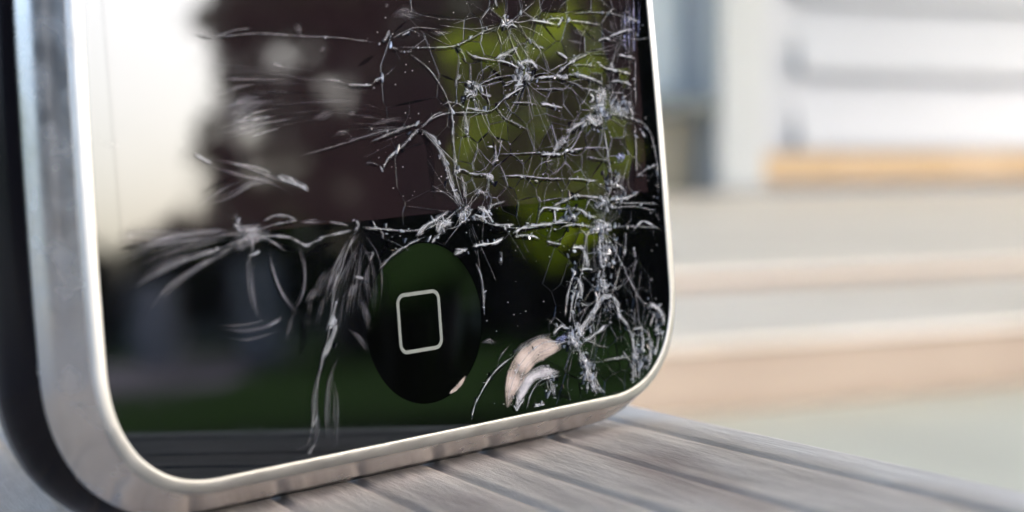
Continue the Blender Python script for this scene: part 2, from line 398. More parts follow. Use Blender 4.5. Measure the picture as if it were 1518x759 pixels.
# low garden wall far behind the path
wl = empty('garden_wall', (16, -3.2, 0)); tag(wl, 'low grey garden wall far across the lawn, reflected at the left of the glass', 'wall')
bm = bmesh.new(); box(bm, -.15, .15, -4, 4.8, 0, .62); obj('wall_block', bm, M_wallgrey, wl)
bm = bmesh.new(); box(bm, -.22, .22, -4.05, 4.85, .62, .68); obj('coping', bm, M_roof, wl)
hs = empty('garden_shed', (-1.75, -2.9, 0)); tag(hs, 'slate blue garden shed behind the viewer, out of the frame', 'shed')
bm = bmesh.new(); box(bm, -.6, .6, -.75, .85, 0, 2.1); obj('shed_wall', bm, simple('slate_paint', (.05, .06, .08), .6), hs)
bm = bmesh.new(); box(bm, -.7, .7, -.8, .9, 2.1, 2.2); obj('shed_roof', bm, M_roof, hs)

pt = empty('fence_post', (8, -1.2, 0)); tag(pt, 'weathered square fence post across the lawn, reflected at the left edge of the glass', 'post')
bm = bmesh.new(); box(bm, -.07, .07, -.12, .10, 0, .80, .01); obj('post_shaft', bm, M_bark, pt)
bm = bmesh.new(); box(bm, -.09, .09, -.14, .12, .80, .83, .005); obj('post_cap', bm, M_house2, pt)
for (x_, y_, hw, h_, lb) in ((10, -1.02, .095, .35, 'pale stone planter at the left end of the dark hedge'), (9, -.46, .09, .39, 'pale stone planter in front of the dark broad tree')):
    pl = empty('stone_planter', (x_, y_, 0)); tag(pl, lb, 'planter')
    bm = bmesh.new(); box(bm, -.1, .1, -hw, hw, 0, h_, .01); obj('planter_body', bm, M_house2, pl)
    bm = bmesh.new(); box(bm, -.12, .12, -hw - .02, hw + .02, h_, h_ + .03, .005); obj('planter_rim', bm, M_house2, pl)
tree('young_tree', 'young ragged tree standing at the open end of the tall hedge', 10.2, -.50, 2.3, .26, M_leaf_dark, .05, 2000, .30, .05, seed=12)
for (y_, h_, r_, s_, lb) in ((-2.55, 1.05, .30, 21, 'tall round bush left of the fence post, before the low garden wall'), (-1.95, .80, .26, 22, 'small round bush just right of the fence post, before the low garden wall'),
        (-1.42, 1.0, .24, 23, 'narrow bush in the middle of the low garden wall'), (-.95, 1.25, .26, 24, 'tallest bush, at the right of the low garden wall'), (-.45, 1.15, .3, 25, 'wide bush behind the dark broad tree, before the low garden wall')):
    tree('round_bush', lb, 14.6, y_, h_, r_, M_leaf_dark, .03, 3800, .12, .06, 'bush', seed=s_)['group'] = 'bushes before the garden wall'


# ------------------------------------------------------------------ the weathered board the phone stands on
bench = empty('wooden_bench'); bench.matrix_basis = TBW
tag(bench, 'weathered grey grooved wooden bench board under the phone', 'bench')
def ribbed(x_far, x_near, y0, y1, thick):
    grooves = [.0235, .0160, .0095, .0044]
    g = .0044
    while g > -x_near: g -= .0066 + random.uniform(-.0004, .0004); grooves.append(g)
    xs = []
    x = x_far
    while x > -x_near: xs.append(x); x -= .0003
    prof = []
    for x in xs:
        zz = 0.0
        for q in grooves:
            d = abs(x - q)
            if d < .004: zz -= .00022 * math.exp(-(d / .00034) ** 2)
        e = x_far - x
        if e < .0009: zz -= .0009 - math.sqrt(max(0, .0009 ** 2 - (.0009 - e) ** 2))
        prof.append((x, zz))
    return prof
prof = ribbed(.0287, .062, 0, 0, .02)
bm = bmesh.new()
ys = [-.45 + i * .9 / 180 for i in range(181)]
rows = []
for yv in ys:
    row = []
    for (x, zz) in prof:
        nz = noise.noise(Vector((x * 260, yv * 12, 3))) * .00012
        row.append(bm.verts.new((x + noise.noise(Vector((1, yv * 25, 7))) * .00025, yv, zz + nz)))
    lo = bm.verts.new((prof[-1][0], yv, -.022)); hi = bm.verts.new((prof[0][0], yv, -.022))
    rows.append([hi] + row + [lo])
for a, b in zip(rows, rows[1:]):
    for i in range(len(a) - 1): bm.faces.new((a[i], a[i + 1], b[i + 1], b[i]))
bmesh.ops.recalc_face_normals(bm, faces=bm.faces)
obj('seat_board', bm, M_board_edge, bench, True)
for i in range(1, 3):
    bm = bmesh.new(); box(bm, -.062 - i * .098, -.062 - i * .098 + .092, -.45, .45, -.022, -.0005, .002)
    obj('seat_board', bm, M_board, bench)
for yy in (-.36, .36):
    bm = bmesh.new(); box(bm, -.25, .022, yy - .02, yy + .02, -.145, -.0225, .002); obj('leg', bm, M_board, bench)

# ------------------------------------------------------------------ phone
phone = empty('smartphone'); phone.matrix_basis = PHW
tag(phone, 'black smartphone with shattered front glass and silver rim standing on edge on the board', 'smartphone')
Wg, Rg, Ng, Kg, Hg = 26.5845, 7.8949, 2.3052, .9119e-3, 109.0
def outline(off=0.0, z=0.0, seg=22):
    """closed outline of the front glass (mm), pushed outward by off"""
    pts = []
    def half(v): q = max(min(v, Hg - v) - 8, 0); return Wg - Kg * min(q, 27) ** 2
    for i in range(seg + 1):                      # bottom right corner
        a = -math.pi / 2 + (math.pi / 2) * i / seg
        c, s = math.cos(a), math.sin(a)
        v = Rg + Rg * math.copysign(abs(s) ** (2 / Ng), s); pts.append((half(v) - Rg + Rg * abs(c) ** (2 / Ng), v))
    for i in range(1, 24): v = Rg + (Hg - 2 * Rg) * i / 24; pts.append((half(v), v))
    for i in range(seg + 1):
        a = (math.pi / 2) * i / seg
        c, s = math.cos(a), math.sin(a)
        v = Hg - Rg + Rg * abs(s) ** (2 / Ng); pts.append((half(v) - Rg + Rg * abs(c) ** (2 / Ng), v))
    full = pts + [(-x, y) for x, y in reversed(pts)]
    out = []
    for p in full:
        if not out or (abs(p[0] - out[-1][0]) + abs(p[1] - out[-1][1])) > 1e-4: out.append(p)
    full = out; n = len(full); res = []
    for i in range(n):
        a, b = full[i - 1], full[(i + 1) % n]
        t = Vector((b[0] - a[0], b[1] - a[1])).normalized()
        res.append(Vector(((full[i][0] + t.y * off) / 1000, (full[i][1] - t.x * off) / 1000, z / 1000)))
    return res
def loft(bm, prof, close_last=False):
    prev = None
    for o_, z_ in prof:
        ring = [bm.verts.new(p) for p in outline(o_, z_)]
        if prev:
            k = len(ring)
            for j in range(k): bm.faces.new((prev[j], ring[j], ring[(j + 1) % k], prev[(j + 1) % k]))
        prev = ring
    if close_last: bm.faces.new(prev)
    bmesh.ops.recalc_face_normals(bm, faces=bm.faces)
# steel rim: satin front lip and polished flank
bm = bmesh.new()
loft(bm, [(.90, -.16), (.97, -.22), (1.05, -.33), (1.15, -.50), (1.36, -.90), (1.68, -1.36), (2.02, -1.85), (2.28, -2.35), (2.42, -2.8), (2.46, -3.2), (2.40, -3.55), (2.3, -3.7)])
rim = obj('steel_rim', bm, M_chrome, phone, True)
bm = bmesh.new()
loft(bm, [(-.12, -.5), (-.02, -.2), (0, .03), (.04, .075), (.12, .085), (.30, .065), (.50, .025), (.70, -.04), (.86, -.13), (.90, -.17)])
obj('rim_lip', bm, M_lip, rim, True)
# black back shell
bm = bmesh.new()
loft(bm, [(2.1, -3.55), (2.36, -3.85), (2.72, -4.5), (3.12, -5.3), (3.28, -6.4), (2.9, -7.8), (1.4, -8.9), (-.9, -9.4), (-3, -10.6), (-6, -11.4), (-11, -12.0), (-18, -12.3), (-22, -12.35)], True)
obj('back_shell', bm, M_black, phone, True)

# front glass with a round opening for the button
HB, RB = 7.5688, 5.5
bm = bmesh.new()
lo = [bm.verts.new(p) for p in outline(-.01, 0)]
es = [bm.edges.new((lo[i], lo[(i + 1) % len(lo)])) for i in range(len(lo))]
hv = [bm.verts.new(((RB + .04) * math.cos(a) / 1000, (HB + (RB + .04) * math.sin(a)) / 1000, 0)) for a in [2 * math.pi * i / 72 for i in range(72)]]
es += [bm.edges.new((hv[i], hv[(i + 1) % 72])) for i in range(72)]
bmesh.ops.triangle_fill(bm, edges=es, use_beauty=True, use_dissolve=False)
# remove any fill inside the button opening
bad = [f for f in bm.faces if (f.calc_center_median() - Vector((0, HB / 1000, 0))).length < (RB - .3) / 1000 and all(v in hv for v in f.verts)]
bmesh.ops.delete(bm, geom=bad, context='FACES')
hb = [bm.verts.new((v.co.x * 1.0, v.co.y, -.0009)) for v in hv]
for i in range(72): bm.faces.new((hv[i], hv[(i + 1) % 72], hb[(i + 1) % 72], hb[i]))
bmesh.ops.recalc_face_normals(bm, faces=bm.faces)
if sum(f.normal.z for f in bm.faces if abs(f.normal.z) > .5) < 0: bmesh.ops.reverse_faces(bm, faces=bm.faces)
fg = obj('front_glass', bm, M_glass, phone)
# display area, a hair proud of the black border print
bm = bmesh.new(); box(bm, -.0247, .0247, .0150, .0890, .000001, .00002); obj('display', bm, M_display, fg)
# home button: shallow dish
bm = bmesh.new(); prev = None
for i in range(15):
    q = i / 14; rr = RB * q; zz = -.16 + .14 * q * q
    if i == 14: zz = -.022
    if i == 0: ring = [bm.verts.new((0, HB / 1000, zz / 1000))]
    else: ring = [bm.verts.new((rr * math.cos(a) / 1000, (HB + rr * math.sin(a)) / 1000, zz / 1000)) for a in [2 * math.pi * j / 72 for j in range(72)]]
    if i == 1:
        for j in range(72): bm.faces.new((prev[0], ring[j], ring[(j + 1) % 72]))
    elif i > 1:
        for j in range(72): bm.faces.new((prev[j], ring[j], ring[(j + 1) % 72], prev[(j + 1) % 72]))
    prev = ring
prev = [bm.verts.new(v.co) for v in prev]
low = [bm.verts.new((v.co.x, v.co.y, -.0009)) for v in prev]
for j in range(72): bm.faces.new((prev[j], low[j], low[(j + 1) % 72], prev[(j + 1) % 72]))
bmesh.ops.recalc_face_normals(bm, faces=bm.faces)
hbn = obj('home_button', bm, M_button, phone, True)
# rounded square printed in the button
bm = bmesh.new(); cx, cy, hs, rc, wd = -.45, 7.72, 2.08, .72, .25
def rsq(o_):
    P = []
    for k, (sx, sy) in enumerate(((1, 1), (-1, 1), (-1, -1), (1, -1))):
        for i in range(9):
            a = math.pi / 2 * (k + i / 8)
            P.append((cx + sx * (hs - rc) + (rc - o_) * math.cos(a), cy + sy * (hs - rc) + (rc - o_) * math.sin(a)))
    return P
def dish(x, y): return -.16 + .14 * ((x * x + (y - HB) ** 2) / RB ** 2) + .03
A = [bm.verts.new((x / 1000, y / 1000, dish(x, y) / 1000)) for x, y in rsq(0)]
B = [bm.verts.new((x / 1000, y / 1000, dish(x, y) / 1000)) for x, y in rsq(wd)]
A2 = [bm.verts.new((v.co.x, v.co.y, v.co.z - .00004)) for v in A]; B2 = [bm.verts.new((v.co.x, v.co.y, v.co.z - .00004)) for v in B]
k = len(A)
for i in range(k):
    j = (i + 1) % k
    bm.faces.new((A[i], A[j], B[j], B[i])); bm.faces.new((A2[i], A2[j], A[j], A[i])); bm.faces.new((B[i], B[j], B2[j], B2[i]))
bmesh.ops.recalc_face_normals(bm, faces=bm.faces)
obj('button_mark', bm, M_mark, hbn)

# ------------------------------------------------------------------ fractures and a painted tan glare on the button (mm on the glass): kind, width, strength, points
CR = """d 0.26 0.70 -18.11,27.55 -17.39,27.38 -16.61,27.24
w 0.18 0.40 -16.77,27.25 -15.78,27.53 -14.67,27.77 -13.46,27.85
s 0.65 0.35 -9.80,28.35 -9.52,27.74 -9.34,27.21
s 0.26 0.50 -16.28,24.63 -14.98,24.72 -13.45,24.64
s 0.45 0.60 -16.59,23.71 -15.31,24.10 -13.48,24.35
s 0.32 0.80 -12.07,25.60 -11.62,25.55 -11.01,25.45
s 1.58 0.75 -16.99,21.83 -15.63,22.54 -14.05,23.04 -12.14,23.19
s 1.01 0.60 -16.83,21.32 -15.29,21.59 -13.61,21.87 -11.78,22.31
w 0.18 0.60 -15.52,22.03 -14.04,22.05 -12.35,22.25
w 0.18 0.60 -14.26,20.99 -13.01,21.24 -11.87,21.45
w 0.32 0.55 -16.05,19.42 -14.71,19.18 -13.69,18.95 -12.72,18.60
w 0.43 0.75 -12.40,18.40 -11.52,18.13 -10.64,17.82 -9.70,17.32
w 0.27 0.80 -18.85,20.20 -18.25,19.84 -17.44,19.46
s 0.32 0.40 -19.34,16.81 -18.15,17.19 -17.19,17.67 -15.85,18.14 -14.52,18.40
d 0.32 0.50 -18.59,17.55 -17.37,18.06 -15.60,18.55
s 0.25 0.40 -25.84,21.20 -24.89,20.99 -24.16,20.92
s 0.67 0.40 -8.94,21.94 -7.87,22.12 -6.84,22.35
s 0.32 0.40 -5.84,22.18 -5.00,22.10
s 0.29 0.40 -7.54,20.69 -6.33,20.90 -5.46,21.14
s 0.29 0.45 -4.48,21.14 -2.78,21.48 -0.24,21.70
w 0.25 0.50 -4.09,20.18 -3.20,20.41 -1.92,20.76 -0.50,21.02 1.08,21.32
w 0.39 0.65 -3.19,18.09 -2.48,18.96 -1.41,19.59 -0.32,20.27 0.78,21.01
w 0.48 0.65 0.77,20.87 1.87,20.22 2.73,18.97 3.30,17.43 3.82,15.99 4.42,15.29
w 0.17 0.50 -4.60,18.80 -3.99,18.81 -3.39,18.56
w 0.22 0.50 0.78,20.92 2.03,21.70 3.04,21.95
d 0.71 0.60 -0.68,20.52 0.75,20.64 1.54,19.49 1.56,17.16 1.68,15.76
d 0.33 0.60 -3.09,21.53 -0.61,21.16 0.99,21.10
w 0.31 0.70 -5.71,24.05 -4.68,24.02 -3.33,23.99
w 0.40 0.95 -3.24,24.26 -2.74,24.38 -2.22,24.55
s 0.36 0.50 -8.23,24.38 -7.04,24.44 -5.86,24.32
w 0.32 0.90 -0.37,27.26 0.03,27.44 0.43,27.57
w 0.40 0.60 -2.17,26.82 -1.83,27.13 -1.47,27.63
w 0.15 0.50 -1.40,27.04 0.05,27.57 1.10,27.80 3.30,27.69
w 0.16 0.50 -0.73,26.21 -0.10,26.15 0.48,26.19
w 0.30 0.50 -1.58,26.54 -1.21,26.44 -0.78,26.35
d 0.31 0.80 -4.62,25.23 -3.65,25.67 -2.88,25.97
s 1.20 0.25 -1.24,28.59 0.18,28.86 1.76,28.58
s 0.32 0.50 -1.72,29.45 -1.31,29.18
s 0.33 0.50 -7.96,26.49 -7.38,26.35
s 0.38 0.35 1.98,27.60 3.27,27.36 4.75,27.54
w 0.32 0.60 9.08,29.80 9.18,29.47 9.37,29.23
w 0.27 0.85 9.95,28.75 10.03,28.17 10.05,27.69
w 0.33 1.00 9.44,27.88 10.08,28.02 10.89,28.31
w 0.19 1.00 10.05,27.69 10.64,27.97 11.25,27.68
w 0.12 0.45 10.52,28.17 12.03,28.94 13.34,29.72
w 0.26 1.00 12.53,28.25 13.61,28.20 14.62,28.05 15.64,27.89
w 0.25 1.00 14.51,28.34 15.25,28.39 16.06,28.34
w 0.33 0.90 16.00,28.44 15.81,28.04 15.49,27.85
w 0.18 0.60 12.05,27.09 13.00,26.49 13.99,26.18
w 0.27 1.00 15.29,25.92 15.86,25.71 16.43,25.40
w 0.27 0.70 5.68,26.21 6.25,25.82 7.33,25.61 8.83,25.39
w 0.22 0.90 8.69,25.39 9.73,25.28 10.68,24.97 11.23,24.72
w 0.39 0.70 8.63,25.49 9.78,25.81 11.12,26.37
w 0.37 0.95 10.97,25.01 11.49,25.20 12.43,25.23 13.17,24.67
w 0.62 0.80 10.83,24.97 11.05,24.38 11.13,23.79 10.36,23.23
w 0.75 0.75 11.04,24.28 11.82,24.17 12.13,23.77
w 0.28 0.90 9.17,22.64 10.20,23.04 11.52,23.44
w 0.25 1.00 13.26,24.13 14.06,24.11 14.87,24.09
w 0.38 0.60 14.81,24.19 15.68,24.02 16.43,23.96
w 0.12 0.60 9.13,23.56 10.21,23.82 10.62,24.39
w 0.67 0.70 5.25,23.29 6.05,23.17 6.58,23.01
w 0.49 0.80 5.58,23.94 6.25,23.83 6.89,23.43
w 0.42 0.60 5.16,24.42 4.66,24.15 4.48,23.64
w 0.26 0.80 6.87,23.19 7.40,22.98 8.01,22.92
w 0.36 0.45 4.96,26.40 5.45,25.93 5.73,25.35
d 0.44 0.80 7.76,25.12 8.93,24.33 9.54,23.45 9.07,22.98
w 0.19 0.50 2.88,22.37 3.70,22.58 4.49,22.51 5.26,22.15
w 0.25 0.65 5.26,22.15 6.20,22.02 7.55,21.83
w 0.15 0.55 9.99,22.37 11.55,22.32 12.83,22.13
w 0.30 1.00 13.06,22.22 13.86,22.15 14.58,21.97 15.44,21.75
w 0.12 0.50 12.23,23.28 14.34,23.22 16.57,23.20
w 0.17 0.45 8.66,21.79 9.30,21.24 10.46,20.80 11.49,20.37
w 0.13 0.45 17.23,28.73 19.84,28.83 21.78,28.73 24.20,28.31
w 0.19 0.65 15.97,28.14 17.47,28.18 19.14,28.03 20.51,27.82
w 0.41 0.70 23.56,28.36 24.20,28.31 24.82,28.10
w 0.22 0.85 19.92,26.66 20.71,26.85 21.49,26.79
w 0.26 0.80 21.19,26.90 22.33,27.24 23.22,27.44 24.28,27.53
s 0.41 0.50 17.11,27.64 17.99,27.33 19.03,27.02
s 0.33 0.45 16.43,26.85 17.31,26.64 18.52,26.52
d 0.38 0.70 18.19,27.73 19.04,27.12 19.91,26.61
w 0.31 0.70 14.96,24.24 15.91,24.72 16.86,25.24 18.13,25.77
w 0.20 0.60 17.01,25.24 17.80,25.48 18.74,25.71
w 0.10 0.40 18.43,25.72 20.28,25.69 21.37,25.67
w 0.13 0.50 16.53,24.90 18.35,24.92 19.72,24.79
w 0.29 0.85 19.73,24.89 20.79,24.61 22.03,24.43 23.59,24.09
w 0.23 0.85 22.16,25.61 23.25,25.44 24.28,25.26
w 0.20 0.55 24.20,25.32 24.07,24.08 23.93,22.79 23.88,21.50
w 0.44 0.60 21.39,25.06 21.43,24.70 21.56,24.49
w 0.29 0.95 16.76,24.30 18.26,24.06 19.45,23.73 20.27,23.35
w 0.25 0.85 20.92,23.59 22.26,23.61 23.66,23.21
w 0.16 0.60 17.56,23.23 18.61,23.05 19.68,22.91
w 0.14 0.60 16.11,23.77 16.99,23.54 17.86,23.22
w 0.97 0.75 19.44,22.16 19.95,22.55 20.24,23.15
w 0.27 1.00 21.77,22.70 21.57,22.30 20.89,21.86
w 0.30 0.70 18.58,22.80 19.01,22.43 18.66,22.09
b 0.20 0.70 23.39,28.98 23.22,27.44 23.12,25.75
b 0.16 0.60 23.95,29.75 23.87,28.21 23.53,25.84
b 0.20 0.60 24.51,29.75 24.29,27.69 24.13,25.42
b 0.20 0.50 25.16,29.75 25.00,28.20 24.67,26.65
w 0.82 0.80 18.10,21.10 18.98,20.76 19.89,20.52
w 0.72 0.60 18.62,21.68 19.40,21.76 20.22,22.14
w 0.69 0.55 20.94,21.60 22.01,21.26 23.11,21.12
w 0.65 0.50 23.05,22.05 23.32,21.52 23.57,20.89
w 0.49 0.65 15.70,19.89 16.80,20.40 18.07,20.90
w 0.32 0.45 14.22,18.57 15.17,19.12 16.00,19.88
w 0.27 1.00 15.57,18.65 16.47,18.66 17.47,18.76
w 0.13 0.70 17.39,18.76 18.76,18.70 20.47,18.61
w 0.22 0.35 17.78,18.09 18.83,17.88 20.36,17.65
b 0.66 0.80 21.26,17.91 21.72,17.78 22.22,17.96
w 0.20 0.70 22.34,18.37 22.64,18.15
w 0.20 0.60 23.66,20.27 23.55,18.41 23.40,16.25
w 0.32 0.60 23.40,16.25 24.42,16.71 25.94,17.09
w 0.28 0.70 24.34,19.77 24.63,19.40 24.77,19.18
w 0.16 0.60 25.34,18.43 25.99,18.40
w 0.15 0.90 15.35,16.57 16.85,16.48 17.89,16.27 18.97,16.26
w 0.60 0.60 20.39,15.71 21.00,16.18 21.50,16.46
w 0.29 0.80 21.12,15.87 21.56,15.53 22.15,15.09
w 0.29 0.90 19.74,14.73 21.87,14.74 22.93,14.88 23.76,15.14
w 0.22 0.50 15.75,14.70 15.33,15.03 16.56,15.25 18.67,14.91
w 0.73 0.65 18.93,14.38 19.57,14.54 20.05,14.71
w 0.16 0.70 20.19,14.50 22.86,14.26 25.85,14.01
w 0.11 0.50 20.30,14.08 23.00,14.00 25.39,13.52
w 0.40 0.90 3.89,21.82 3.94,21.02 3.79,20.23
w 0.32 0.55 3.80,20.32 3.89,19.28 4.03,18.05
w 0.28 0.80 4.99,20.84 5.25,20.68 5.43,20.53
w 0.29 0.90 3.74,17.78 4.55,17.88 5.20,17.61
w 0.24 0.75 5.06,17.57 6.00,17.46 7.23,17.35
w 0.52 0.90 6.95,17.31 7.41,17.10 7.59,16.89
w 0.34 0.60 7.57,17.95 8.05,18.60 8.00,19.46
w 0.20 0.50 7.86,18.13 8.36,18.87 8.74,19.86
w 0.12 0.40 8.20,18.73 10.96,18.69 13.63,18.60
w 0.17 0.75 8.18,17.15 10.29,17.12 12.56,16.79 15.50,16.56
w 0.27 0.80 10.36,17.11 10.78,16.99
w 0.22 0.80 11.83,16.69 12.32,16.56
w 0.25 0.95 12.67,18.50 13.62,18.50 15.09,18.38
w 0.56 0.50 14.07,18.58 14.72,19.14 15.67,19.60
w 0.46 0.50 4.52,17.55 4.50,16.75 4.53,15.75
w 0.39 0.50 5.34,20.25 5.30,21.20 5.10,21.87
w 0.35 0.50 5.72,16.05 6.29,16.26 6.66,15.90
w 0.27 0.50 6.85,15.07 7.70,15.25 8.69,15.38
w 0.35 0.55 13.19,14.38 14.27,14.80 15.49,15.12
w 0.14 0.50 8.89,22.60 8.48,22.04 8.93,21.64
s 0.57 0.60 -24.49,15.55 -24.05,15.56 -23.51,15.48
s 0.44 0.35 -24.12,12.35 -23.28,12.76 -21.93,13.13 -20.24,13.51 -18.53,13.86
d 0.44 0.80 -23.59,14.14 -21.98,14.66 -20.62,14.96 -19.26,15.01
d 0.31 0.70 -23.23,13.21 -21.67,13.64 -19.99,13.99
d 0.34 0.50 -25.02,14.67 -23.77,14.81 -22.76,14.97
s 0.40 0.30 -24.86,13.84 -23.32,14.36 -21.52,15.19 -20.68,15.42
w 0.45 0.80 -16.10,15.65 -15.86,15.38 -15.68,15.02
s 1.05 0.60 -15.33,14.70 -14.64,14.94 -13.83,15.35
s 0.65 0.50 -16.38,13.93 -15.71,14.13 -14.82,14.31
w 0.33 0.80 -14.89,13.55 -14.44,13.68 -14.20,13.83
w 0.35 0.50 -13.80,15.61 -12.99,15.85 -12.09,15.83 -10.87,15.48
w 0.35 0.60 -14.01,14.68 -12.56,14.56 -11.44,14.38
w 0.35 0.50 -11.67,14.40 -10.79,13.98 -10.12,13.79 -8.67,14.25
s 0.31 0.50 -10.65,15.37 -9.62,15.29 -8.22,15.19
s 0.35 0.60 -19.78,13.97 -18.51,14.07 -16.80,14.14
s 0.34 0.50 -18.81,15.35 -17.75,15.31 -16.47,15.21
s 1.35 0.45 -16.42,14.61 -14.99,14.75 -13.65,14.91
d 0.55 0.80 -13.39,14.11 -12.41,13.85 -11.07,13.48
d 0.43 0.80 -12.71,15.27 -12.02,15.39 -11.25,15.15
w 0.28 0.50 -8.22,15.15 -7.41,15.00 -6.47,14.75
w 0.41 0.60 -5.83,15.10 -5.63,14.73 -6.03,14.40
w 0.33 0.50 -5.16,14.51 -3.82,14.36 -2.28,14.15 -0.46,13.96
w 0.28 0.55 -9.39,14.13 -8.07,14.29 -6.14,14.45
s 0.56 0.50 -6.03,14.31 -6.84,13.48 -7.67,12.39 -8.40,11.12 -8.90,9.62
s 0.98 0.30 -8.15,12.34 -8.97,11.26 -9.81,9.93
w 0.17 0.60 -7.59,12.02 -8.18,10.88 -8.55,9.58 -8.82,8.72
d 0.49 0.70 -10.54,13.08 -8.86,13.56 -7.53,13.80
d 0.79 0.85 -6.39,13.17 -6.97,12.24 -7.42,11.38
w 0.32 0.75 -4.24,11.54 -3.43,12.10 -2.50,12.61 -1.45,12.98 -0.53,13.27 0.39,13.43
w 0.42 0.80 -6.33,11.37 -5.98,11.29 -5.50,11.20
s 0.72 0.45 -4.52,12.33 -5.02,11.70 -5.29,10.82 -5.22,9.18
s 0.61 0.50 -7.42,10.13 -6.67,10.41 -5.66,10.85
w 0.44 0.65 -0.36,13.63 0.60,14.16 1.83,14.72 2.92,15.02
w 0.35 0.50 -3.65,14.26 -3.49,13.93 -3.47,13.56
w 0.34 0.50 -4.46,12.92 -4.61,12.66 -4.90,12.32
d 0.54 0.80 -2.02,13.63 -3.00,13.25 -3.89,12.50
w 0.78 0.75 1.59,13.71 2.30,14.17 3.12,14.44
w 0.83 0.80 3.91,14.28 4.49,14.71 4.95,15.25
w 0.41 1.00 5.76,15.19 6.42,14.91 6.91,14.35 7.20,13.80
w 0.27 0.90 5.30,14.66 6.09,14.41 6.74,13.98
w 0.40 0.70 1.00,13.01 1.49,13.34 1.99,13.68
w 0.45 0.80 3.16,12.17 3.83,12.21 4.51,12.25
w 0.37 0.90 4.93,12.40 6.03,12.45 7.42,12.53 8.28,12.80
w 0.24 0.80 7.13,13.80 8.24,13.72 9.50,13.62
w 0.37 0.85 9.15,13.02 10.32,13.32 12.07,13.43 13.82,13.39
w 0.26 0.85 9.27,12.82 10.41,12.77 11.40,12.60 12.02,12.35
w 0.27 0.90 12.05,13.97 12.39,14.44 12.99,14.59 15.41,14.32
w 0.29 0.80 13.78,14.44 13.81,13.94 13.82,13.39
w 0.21 0.90 12.67,12.20 13.52,11.93 14.40,11.81
w 0.17 0.80 13.49,13.02 13.92,12.89
w 0.41 0.45 7.84,11.87 7.86,11.38 7.67,10.92
d 0.69 0.90 6.68,13.41 7.79,13.42 8.88,13.14
w 0.26 0.60 14.43,14.99 16.11,15.23 17.77,15.12 19.29,14.86
w 0.40 0.80 13.53,13.42 14.88,13.56 16.12,13.87
w 0.20 0.85 14.53,13.09 15.89,13.14 17.84,12.84
w 0.28 0.80 15.42,14.42 16.75,14.13 17.62,13.66 18.52,13.50
w 0.56 1.00 17.96,12.58 19.06,12.69 20.16,12.76
w 0.22 0.90 17.72,13.15 18.95,13.16 19.99,12.67
w 0.19 0.90 22.47,12.12 23.17,12.59 23.84,12.79 24.63,12.53 25.57,12.09
w 0.39 0.50 21.68,12.13 21.59,11.32 21.24,10.32
w 0.37 1.00 15.41,11.47 16.16,11.46 16.90,11.25
w 0.64 0.60 16.61,11.32 16.98,10.59 17.05,9.77
w 0.26 0.80 16.14,9.76 16.90,9.79 17.65,9.67
w 0.74 0.60 15.92,9.17 16.15,8.50 15.93,7.76
w 0.28 0.60 14.13,6.45 14.51,7.91 15.16,9.09 15.66,9.60
w 0.21 0.60 14.52,5.91 14.98,7.36 15.48,8.56
w 0.21 0.50 14.36,7.17 14.78,8.38 15.53,9.71
w 0.21 0.50 15.02,6.35 15.45,7.56 15.83,8.28
w 0.36 0.50 20.77,9.59 20.19,8.61 19.60,7.49
w 0.38 0.90 22.42,10.83 22.54,10.46 22.58,10.10
w 0.69 0.80 18.49,8.83 18.83,8.39 19.02,7.96
w 0.46 0.70 18.71,12.31 18.60,11.31 18.61,9.93
w 0.39 0.60 19.30,12.01 19.33,10.89 19.06,9.74
w 0.39 0.40 20.26,12.19 20.43,10.90 19.83,9.67
w 0.44 0.85 17.87,7.36 18.67,7.59 19.59,7.39
w 0.57 0.80 19.59,7.39 20.15,6.72 20.15,6.00
w 0.39 0.80 20.07,6.01 20.58,5.59 21.31,5.00
w 0.59 0.70 18.50,7.40 17.48,6.59 16.48,5.79 15.31,4.81
w 0.16 0.80 15.88,7.37 16.46,7.10 16.93,7.16
w 0.88 0.80 14.29,5.13 14.84,4.67 15.39,4.10
w 0.71 0.80 15.46,4.80 15.81,5.26 15.26,5.73
w 0.34 0.85 15.87,4.40 17.13,4.76 18.75,5.34
w 0.77 0.65 15.51,3.79 16.15,2.70 16.51,1.74 16.84,0.48
w 0.22 0.60 18.01,2.77 19.72,2.71 21.31,2.67
w 0.27 0.50 20.41,3.20 20.82,2.63 21.26,2.26
w 0.49 0.90 23.81,6.44 24.60,6.15 25.27,5.45 25.59,4.57
w 0.30 0.80 23.79,4.67 24.18,5.25 24.56,5.74
w 0.36 0.80 21.69,4.75 22.65,4.69 22.93,4.25
w 0.36 0.80 21.66,4.49 21.67,3.04 21.44,1.62 21.35,0.08
w 0.32 0.60 22.28,4.22 21.99,3.01 22.14,1.43 21.84,0.12
w 0.40 0.80 22.78,4.37 22.86,3.63 22.61,2.83
w 0.32 0.60 23.46,4.71 23.64,3.33 23.32,1.80 22.69,0.52
w 0.41 0.60 24.47,4.91 24.67,3.73 24.18,2.22
w 0.28 0.50 23.94,3.82 23.69,2.28 23.04,0.79
w 0.27 0.60 25.31,4.29 25.09,3.05 24.38,1.77
w 0.26 0.70 16.82,1.80 17.49,0.80 18.48,-0.15
w 0.29 0.50 17.32,2.15 16.92,1.28 17.74,0.26
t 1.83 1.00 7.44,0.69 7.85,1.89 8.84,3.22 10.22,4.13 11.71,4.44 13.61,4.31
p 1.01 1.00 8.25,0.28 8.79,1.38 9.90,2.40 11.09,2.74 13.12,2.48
w 0.25 0.90 9.19,1.13 8.57,0.63 8.09,0.11
w 0.36 0.70 3.52,0.14 4.12,1.35 5.05,2.41 6.18,3.32 7.36,3.90 8.53,4.38
s 0.58 0.60 8.09,4.19 9.43,4.81 10.76,5.14
s 0.49 0.50 9.60,5.08 11.36,5.27 12.69,5.42
s 0.45 0.50 5.18,5.60 6.01,5.65 6.80,5.27
